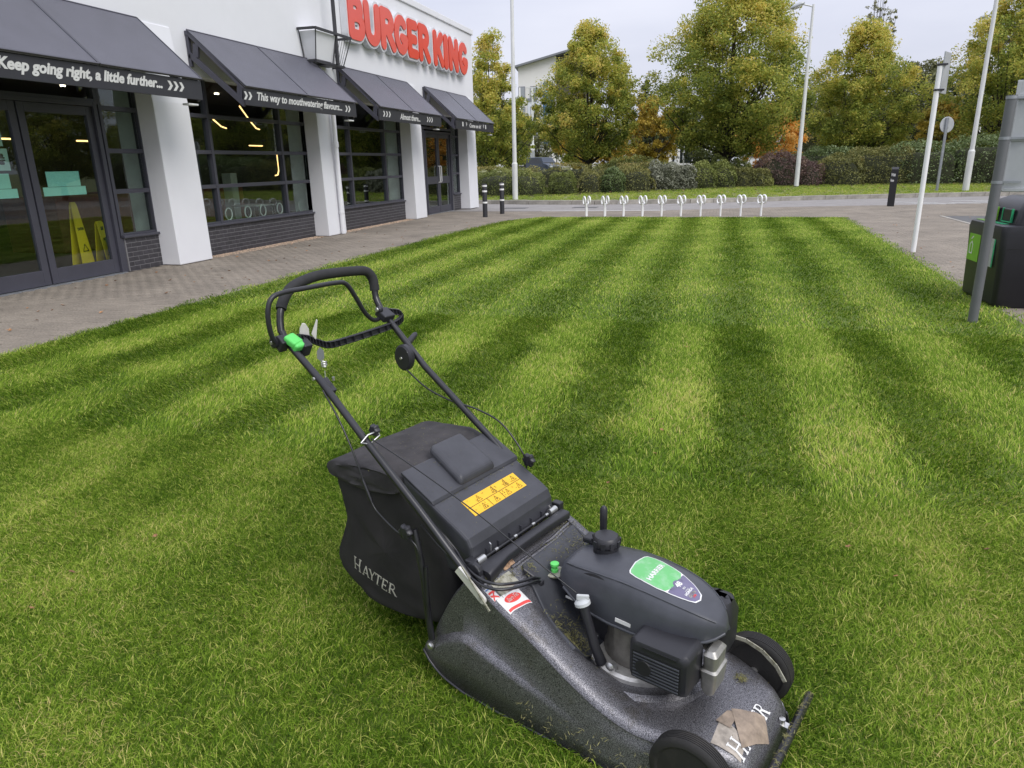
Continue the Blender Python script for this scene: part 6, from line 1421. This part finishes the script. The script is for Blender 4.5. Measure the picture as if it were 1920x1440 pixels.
# stickers on the deck shoulder
s1 = patch('dealer_label', [(-.596, -.258), (-.584, -.168), (-.532, -.166), (-.545, -.258)], 'label_white', off=.0012)
patch('red_band', [(-.555, -.254), (-.543, -.168), (-.534, -.168), (-.547, -.254)], 'label_red', off=.0020, par=s1)
ov = MB(); cc = (-.571, -.211); vs = [(cc[0] + .0125 * math.cos(a) + .004 * math.sin(a), cc[1] + .032 * math.sin(a)) for a in [2 * PI * k / 24 for k in range(24)]]
ov.add([(cc[0], cc[1], deck_z(*cc) + .0040)] + [(p[0], p[1], deck_z(*p) + .0034) for p in vs], [(0, k + 1, (k + 1) % 24 + 1) for k in range(24)]); Q(ov, 'red_oval', 'label_red', s1)
me = text_mesh('Start-Tec', size=.1, shear=.3, bold=.001, ext=.0002, mat_='label_white'); co = np.array([v.co[:] for v in me.vertices]); lo, hi = co.min(0), co.max(0)
for vv in me.vertices:
    x = (vv.co.x - lo[0]) / (hi[0] - lo[0]) * .050 - .025; y = (vv.co.y - lo[1]) / (hi[1] - lo[1]) * .012; U, V_ = cc[0] + .005 - y, cc[1] + x; vv.co = (U, V_, deck_z(U, V_) + .0046)
mesh_obj('lettering', me, s1)
s2 = patch('flag_label', [(-.640, -.263), (-.629, -.243), (-.590, -.243), (-.600, -.263)], 'label_white', off=.0012, nn=5)
for cs in ([(-.625, -.262), (-.618, -.244), (-.612, -.244), (-.619, -.262)], [(-.618, -.262), (-.598, -.245), (-.592, -.245), (-.611, -.262)], [(-.603, -.262), (-.622, -.246), (-.616, -.245), (-.597, -.262)]): patch('red_bar', cs, 'label_red', off=.0022, par=s2, nn=3)
patch('blue_field', [(-.636, -.262), (-.631, -.25), (-.627, -.25), (-.632, -.262)], 'label_blue', off=.0022, par=s2, nn=2)
patch('rating_plate', [(-.633, -.236), (-.640, -.140), (-.600, -.141), (-.586, -.238)], 'label_worn', off=.0012)
patch('tan_label', [(-.685, -.142), (-.688, -.083), (-.650, -.093), (-.645, -.152)], 'label_tan', off=.0012)
# handlebar
NT = [(-.655, -.268, .385), (-.874, -.272, .580), (-1.111, -.272, .771), (-1.306, -.270, .932), (-1.470, -.270, 1.045), (-1.495, -.266, 1.075)]
FT = [(-.66, .20, .395), (-.987, .20, .657), (-1.285, .20, .868), (-1.46, .195, 1.030), (-1.49, .192, 1.058)]
GT = [(-1.492, -.268, 1.07), (-1.503, -.260, 1.105), (-1.512, -.245, 1.143), (-1.528, -.212, 1.180), (-1.540, -.170, 1.205), (-1.547, -.11, 1.220), (-1.551, -.04, 1.228), (-1.552, .06, 1.226), (-1.551, .15, 1.220), (-1.549, .180, 1.212), (-1.545, .198, 1.192), (-1.540, .203, 1.165), (-1.532, .199, 1.12), (-1.52, .196, 1.095), (-1.488, .192, 1.055)]
def smooth_path(P_, k=5):
    P_ = [Vector(p) for p in P_]; o = []
    for i in range(len(P_) - 1):
        a, c, d, e = P_[max(i - 1, 0)], P_[i], P_[i + 1], P_[min(i + 2, len(P_) - 1)]
        for j in range(k):
            t = j / k; o.append(.5 * ((2 * c) + (d - a) * t + (2 * a - 5 * c + 4 * d - e) * t * t + (3 * c - a - 3 * d + e) * t ** 3))
    return o + [P_[-1]]
hb_ = Q(MB().tube(NT, .0125, 14).tube(FT, .0125, 14), 'handlebar', 'tube_black', smooth=60)
gp_ = smooth_path(GT); Q(MB().tube(gp_, .0125, 14), 'upper_bow', 'tube_black', smooth=60)
Q(MB().tube(gp_[10:-12], .0185, 18), 'foam_grip', 'foam_grip', smooth=60)
bl1 = smooth_path([(-1.470, -.295, 1.030), (-1.462, -.322, 1.060), (-1.455, -.336, 1.11), (-1.452, -.335, 1.16), (-1.452, -.318, 1.195), (-1.452, -.28, 1.208), (-1.452, -.19, 1.210), (-1.452, -.05, 1.210), (-1.452, -.005, 1.198), (-1.455, .035, 1.145), (-1.462, .075, 1.085), (-1.470, .115, 1.048), (-1.478, .150, 1.038), (-1.486, .185, 1.045)])
Q(MB().tube([p + Vector((0, 0, .0)) for p in bl1], .0085, 10), 'drive_bail', 'black_plastic', smooth=60)
c2 = smooth_path([(-1.425, -.245, 1.055), (-1.43, -.205, 1.042), (-1.435, -.165, 1.020), (-1.44, -.115, 1.000), (-1.442, -.04, .998), (-1.44, .08, 1.004), (-1.44, .19, 1.012), (-1.441, .235, 1.022), (-1.446, .252, 1.035), (-1.458, .245, 1.052), (-1.475, .21, 1.060)], 6)
bw = MB(); off = Vector((.0, 0, .0105)); sd = Vector((-.012, 0, 0))
bw.tube([p + off for p in c2], .0028, 6).tube([p - off for p in c2], .0028, 6).tube([p + sd + off * .9 for p in c2], .0026, 6)
Q(bw, 'stop_bail', 'black_plastic', smooth=60)
sb = MB()
for a, c in zip(c2[:-1], c2[1:]): sb.bar(a + sd * .5, c + sd * .5, .003, .018, Vector((0, 0, 1)))
for p in c2[::2]: sb.box(p - sd * .15, (.012, .0022, .019))
Q(sb, 'bail_web', 'black_plastic', kind='stuff')
# near joint: green release, pale bracket, hanging clip; far joint: black pivot
Q(MB().box((-1.462, -.292, 1.040), (.04, .03, .045), Matrix.Rotation(R(35), 3, 'Y')).lathe([(.020, 0), (.020, .016), (.012, .018)], 18, Matrix.Translation((-1.478, -.300, 1.045)) @ Matrix.Rotation(R(90), 4, 'X')), 'pivot_block', 'black_plastic', bevel=.004)
Q(MB().lathe([(.007, 0), (.006, .005)], 10, Matrix.Translation((-1.478, -.318, 1.045)) @ Matrix.Rotation(R(90), 4, 'X')), 'pivot_bolt', 'zinc', smooth=40)
Q(MB().box((-1.432, -.268, 1.048), (.050, .046, .026), Matrix.Rotation(R(32), 3, 'Y') @ Matrix.Rotation(R(15), 3, 'Z')).box((-1.415, -.262, 1.030), (.026, .040, .03), Matrix.Rotation(R(40), 3, 'Y')), 'release_button', 'lever_green', bevel=.008, seg=3)
Q(MB().box((-1.425, -.235, 1.022), (.05, .035, .05), Matrix.Rotation(R(32), 3, 'Y')), 'lever_body', 'black_plastic', bevel=.005)
Q(MB().prism([(-.018, -.02), (.016, -.022), (.016, .008), (.006, .028), (-.004, .030), (-.014, .012)], .003, frameM((-1.452, -.205, 1.065), (.6, .8, 0), (0, 0, 1))).prism([(-.009, -.01), (.010, -.03), (.006, .040), (.001, .044)], .003, frameM((-1.432, -.178, 1.062), (.75, .6, -.2), (0, .1, 1))), 'bail_bracket', 'bracket_white', bevel=.001)
Q(MB().prism([(0, 0), (.012, -.014), (.012, -.040), (0, -.052), (-.012, -.040), (-.011, -.014)], .002, frameM((-1.412, -.178, 1.010), (.7, .7, 0), (0, 0, 1))), 'hanging_clip', 'galv')
cz_ = [(-1.405 + .009 * math.cos(t), -.172 + .009 * math.sin(t), .957 - .0009 * t) for t in np.linspace(0, 6 * PI, 60)]
Q(MB().tube(cz_, .0022, 6).tube([(-1.405, -.172, .975), (-1.41, -.177, .962), (-1.398, -.168, .955)], .002, 6).tube([(-1.405, -.172, .925), (-1.34, -.225, .872)], .0007, 4), 'spring', 'zinc', smooth=60)
Q(MB().box((-1.300, -.244, .905), (.060, .022, .026), Matrix.Rotation(R(39), 3, 'Y')), 'cable_clamp', 'black_plastic', bevel=.003)
Q(MB().lathe([(.006, 0), (.006, .006)], 8, Matrix.Translation((-1.318, -.284, .938)) @ Matrix.Rotation(R(90), 4, 'X')).lathe([(.005, 0), (.005, .012)], 8, Matrix.Translation((-1.285, -.232, .925))), 'clamp_bolt', 'zinc', smooth=40)
Q(MB().box((-1.470, .185, 1.052), (.055, .055, .030), Matrix.Rotation(R(30), 3, 'Y')).tube([(-1.478, .155, 1.075), (-1.478, .175, 1.075)], .014, 16), 'pivot_block', 'black_plastic', bevel=.005)
Q(MB().lathe([(.009, 0), (.008, .004)], 14, Matrix.Translation((-1.478, .153, 1.076)) @ Matrix.Rotation(R(90), 4, 'X')), 'pivot_bolt', 'zinc', smooth=40)
# throttle control on the far tube
TM = Matrix.Translation((-1.352, .158, .905)) @ Matrix.Rotation(R(90), 4, 'X')
tb = MB().lathe([(.010, -.018), (.040, -.016), (.044, -.010), (.044, .006), (.038, .012), (.012, .014)], 28, TM @ Matrix.Diagonal((1.0, 1.15, 1, 1)))
th_ = Q(tb, 'throttle_housing', 'black_plastic', smooth=35)
Q(MB().tube([(-1.372, .175, .928), (-1.382, .215, .948), (-1.392, .262, .968), (-1.394, .270, .971)], [.014, .013, .011, .006], 12), 'throttle_lever', 'black_plastic', th_, smooth=60)
Q(MB().lathe([(.006, 0), (.005, .004)], 10, Matrix.Translation((-1.352, .142, .905)) @ Matrix.Rotation(R(90), 4, 'X')).lathe([(.005, 0), (.004, .004)], 10, Matrix.Translation((-1.325, .150, .930)) @ Matrix.Rotation(R(90), 4, 'X')), 'throttle_screw', 'zinc', th_, smooth=40)
# star knobs
def knob(c, v_dir, r=.023, nm='star_knob'):
    k = MB(); Mx = Matrix.Translation(c) @ Matrix.Rotation(R(90) * v_dir, 4, 'X'); ring_ = []
    for z, s in ((-.009, .82), (-.006, 1), (.007, 1), (.011, .8)):
        ring_.append([Mx @ Vector((r * s * (1 + .13 * math.cos(6 * a)) * math.cos(a), r * s * (1 + .13 * math.cos(6 * a)) * math.sin(a), z)) for a in [2 * PI * i / 36 for i in range(36)]])
    k.loft(ring_); return Q(k, nm, 'black_plastic', smooth=45)
knob((-.905, -.312, .520), 1); knob((-1.095, -.238, .792), 1, .018); knob((-.832, .238, .582), 1)
Q(MB().tube([(-1.093, -.30, .768), (-1.090, -.272, .787), (-1.086, -.235, .790), (-1.080, -.232, .776), (-1.086, -.27, .756), (-1.093, -.30, .768)], .003, 8), 'rope_ring', 'zinc', smooth=60)
# side strut from knob to skirt bolt, and the pale foot bracket of the tube
Q(MB().tube([(-.895, -.285, .520), (-.878, -.290, .47), (-.858, -.292, .36), (-.842, -.298, .22), (-.832, -.300, .155)], .011, 10), 'side_strut', 'tube_black', smooth=60)
Q(MB().tube([(.845 * -1, -.294, .41), (-.838, -.306, .22)], .006, 8), 'strut_cable', 'tube_black', smooth=60)
Q(MB().lathe([(.012, 0), (.012, .006), (.008, .010)], 14, Matrix.Translation((-.826, -.312, .142)) @ Matrix.Rotation(R(90), 4, 'X')), 'skirt_bolt', 'zinc', smooth=40)
fbk = MB(); a_, c_ = Vector((-.722, -.284, .442)), Vector((-.628, -.284, .372))
fbk.bar(a_, c_, .008, .026, (0, 0, 1)); fbk.tube([c_ + Vector((0, -.004, 0)), c_ + Vector((0, .004, 0))], .013, 14)
Q(fbk, 'tube_foot', 'bracket_white', smooth=40)
Q(MB().lathe([(.020, 0), (.018, .02), (.010, .028)], 16, Matrix.Translation((-.668, -.258, .400)) @ Matrix.Rotation(R(-70), 4, 'X')), 'foot_cap', 'black_plastic', smooth=40)
Q(MB().loft([[(-.70, -.292, .46), (-.695, -.292, .46), (-.695, -.288, .46), (-.70, -.288, .46)], [(-.60, -.292, .345), (-.595, -.292, .35), (-.595, -.288, .35), (-.60, -.288, .345)]]), 'edge_strip', 'label_worn')
# cables
def cable(P_, r=.0032, m='tube_black', nm='cable', k=6): return Q(MB().tube(smooth_path(P_, k), r, 7), nm, m, smooth=60)
cable([(-1.335, .150, .862), (-1.25, .165, .80), (-1.15, .19, .76), (-1.05, .215, .74), (-.95, .232, .70), (-.86, .235, .61), (-.84, .235, .55)])
cable([(-1.47, -.262, 1.03), (-1.38, -.252, .965), (-1.30, -.250, .905), (-1.20, -.252, .825), (-1.05, -.252, .70), (-.90, -.250, .575), (-.786, -.232, .475), (-.739, -.243, .445), (-.688, -.260, .432), (-.642, -.266, .425), (-.601, -.255, .420), (-.574, -.215, .410), (-.566, -.154, .392), (-.57, -.107, .375), (-.568, -.075, .356)], .0048)
cable([(-1.30, -.256, .915), (-1.20, -.258, .838), (-1.05, -.258, .71), (-.90, -.258, .585), (-.79, -.240, .480), (-.742, -.250, .438), (-.690, -.268, .422), (-.640, -.275, .414), (-.594, -.262, .408), (-.564, -.218, .400), (-.556, -.156, .384), (-.562, -.107, .366), (-.562, -.078, .350)], .0048)
cable([(-1.28, -.283, .905), (-1.20, -.292, .82), (-1.135, -.298, .72), (-1.09, -.300, .62), (-1.06, -.300, .56), (-1.03, -.30, .535), (-.96, -.30, .50), (-.90, -.30, .49), (-.87, -.298, .46), (-.862, -.296, .40)])
Q(MB().tube([(-1.10, -.300, .64), (-1.068, -.300, .575)], .006, 8), 'cable_sleeve', 'tube_black', smooth=60)
cable([(-1.088, -.262, .772), (-.95, -.225, .70), (-.75, -.19, .60), (-.55, -.155, .485), (-.400, -.130, .400)], .0022, nm='starter_rope')
cable([(-.90, -.25, .52), (-.85, -.245, .475), (-.78, -.24, .43), (-.72, -.236, .40)], .003)
cable([(-.66, .215, .41), (-.60, .205, .385), (-.56, .195, .36), (-.54, .19, .335)], .0035)
Q(MB().tube([(-.86, -.266, .560), (-.77, -.262, .482)], .0068, 8), 'cable_ferrule', 'zinc', smooth=50)
Q(MB().loft([[(-.612, -.105, .374), (-.612, -.078, .374), (-.612, -.078, .392), (-.612, -.105, .392)], [(-.555, -.085, .335), (-.555, -.066, .335), (-.555, -.066, .352), (-.555, -.085, .352)]]), 'cable_boot', 'black_plastic', bevel=.004)
# far latch beside the cowl
Q(MB().bx(-.60, -.50, .205, .235, .30, .345), 'far_latch', 'black_plastic', bevel=.01)
# grass clippings lying on the deck and flap
r_ = np.random.default_rng(77); V, F = [], []
def clip_at(u, v, z, s):
    a = r_.uniform(0, PI); e = r_.uniform(-.35, .35); d = np.array([math.cos(a), math.sin(a), e * .5]) * s; p = np.array([-d[1], d[0], 0]) * .09; c = np.array([u, v, z]); k = len(V)
    V.extend([c - d - p, c - d + p, c + d * .2 + p + [0, 0, s * .1], c + d * .2 - p + [0, 0, s * .1], c + d]); F.extend([(k, k + 1, k + 2), (k, k + 2, k + 3), (k + 3, k + 2, k + 4)])
def heap(u, v, su, sv, n, s=.006, up=.004, off=.003):
    for _ in range(n):
        uu_, vv_ = r_.normal(u, su), r_.normal(v, sv)
        if -.84 < uu_ < .14 and abs(vv_) < .26: clip_at(uu_, vv_, deck_z(uu_, vv_) + off + r_.random() * up, s * r_.uniform(.5, 1.4))
heap(-.605, -.075, .010, .012, 90, off=.014); heap(-.55, .165, .02, .02, 160, off=.014); heap(-.60, .10, .02, .05, 160, off=.010); heap(.020, .118, .010, .010, 70, s=.008)
heap(-.43, -.095, .030, .030, 420, s=.006, off=.013, up=.008); heap(-.625, .0, .006, .16, 160, off=.004); heap(-.66, -.215, .012, .02, 110); heap(-.655, .18, .02, .03, 130); heap(-.3, 0, .3, .15, 160, s=.004, off=.002)
for _ in range(120):
    u, v = r_.uniform(-1.0, -.72), r_.uniform(-.2, .2); clip_at(u, v, fz(u) + .013 if u < -.87 else fz(u) + .0015, r_.uniform(.0015, .004))
for _ in range(160):
    v = r_.uniform(-.2, .2); clip_at(r_.uniform(-.715, -.695), v, r_.uniform(.405, .425), r_.uniform(.004, .009))
for _ in range(70):
    u = r_.uniform(-.869, -.86); v = r_.uniform(-.19, .19); clip_at(u, v, fz(u) + .003, .004)
for _ in range(200):
    v = r_.uniform(-.27, .26); clip_at(.184 + r_.normal(0, .006), v, .074 + r_.uniform(-.002, .003), r_.uniform(.004, .010))
for _ in range(120):
    u = r_.uniform(-.5, .0); clip_at(u, -float(np.interp(u, DU, DH)) - r_.uniform(.022, .037), r_.uniform(.03, .11), r_.uniform(.004, .010))
for _ in range(160):
    clip_at(r_.normal(-1.12, .10), r_.normal(.0, .11), .667 + r_.uniform(0, .004), r_.uniform(.002, .005))
me = bpy.data.meshes.new('grass_clippings'); me.from_pydata([tuple(v) for v in V], [], F); me.materials.append(MATS['clippings']); mesh_obj('grass_clippings', me, MO, kind='stuff')
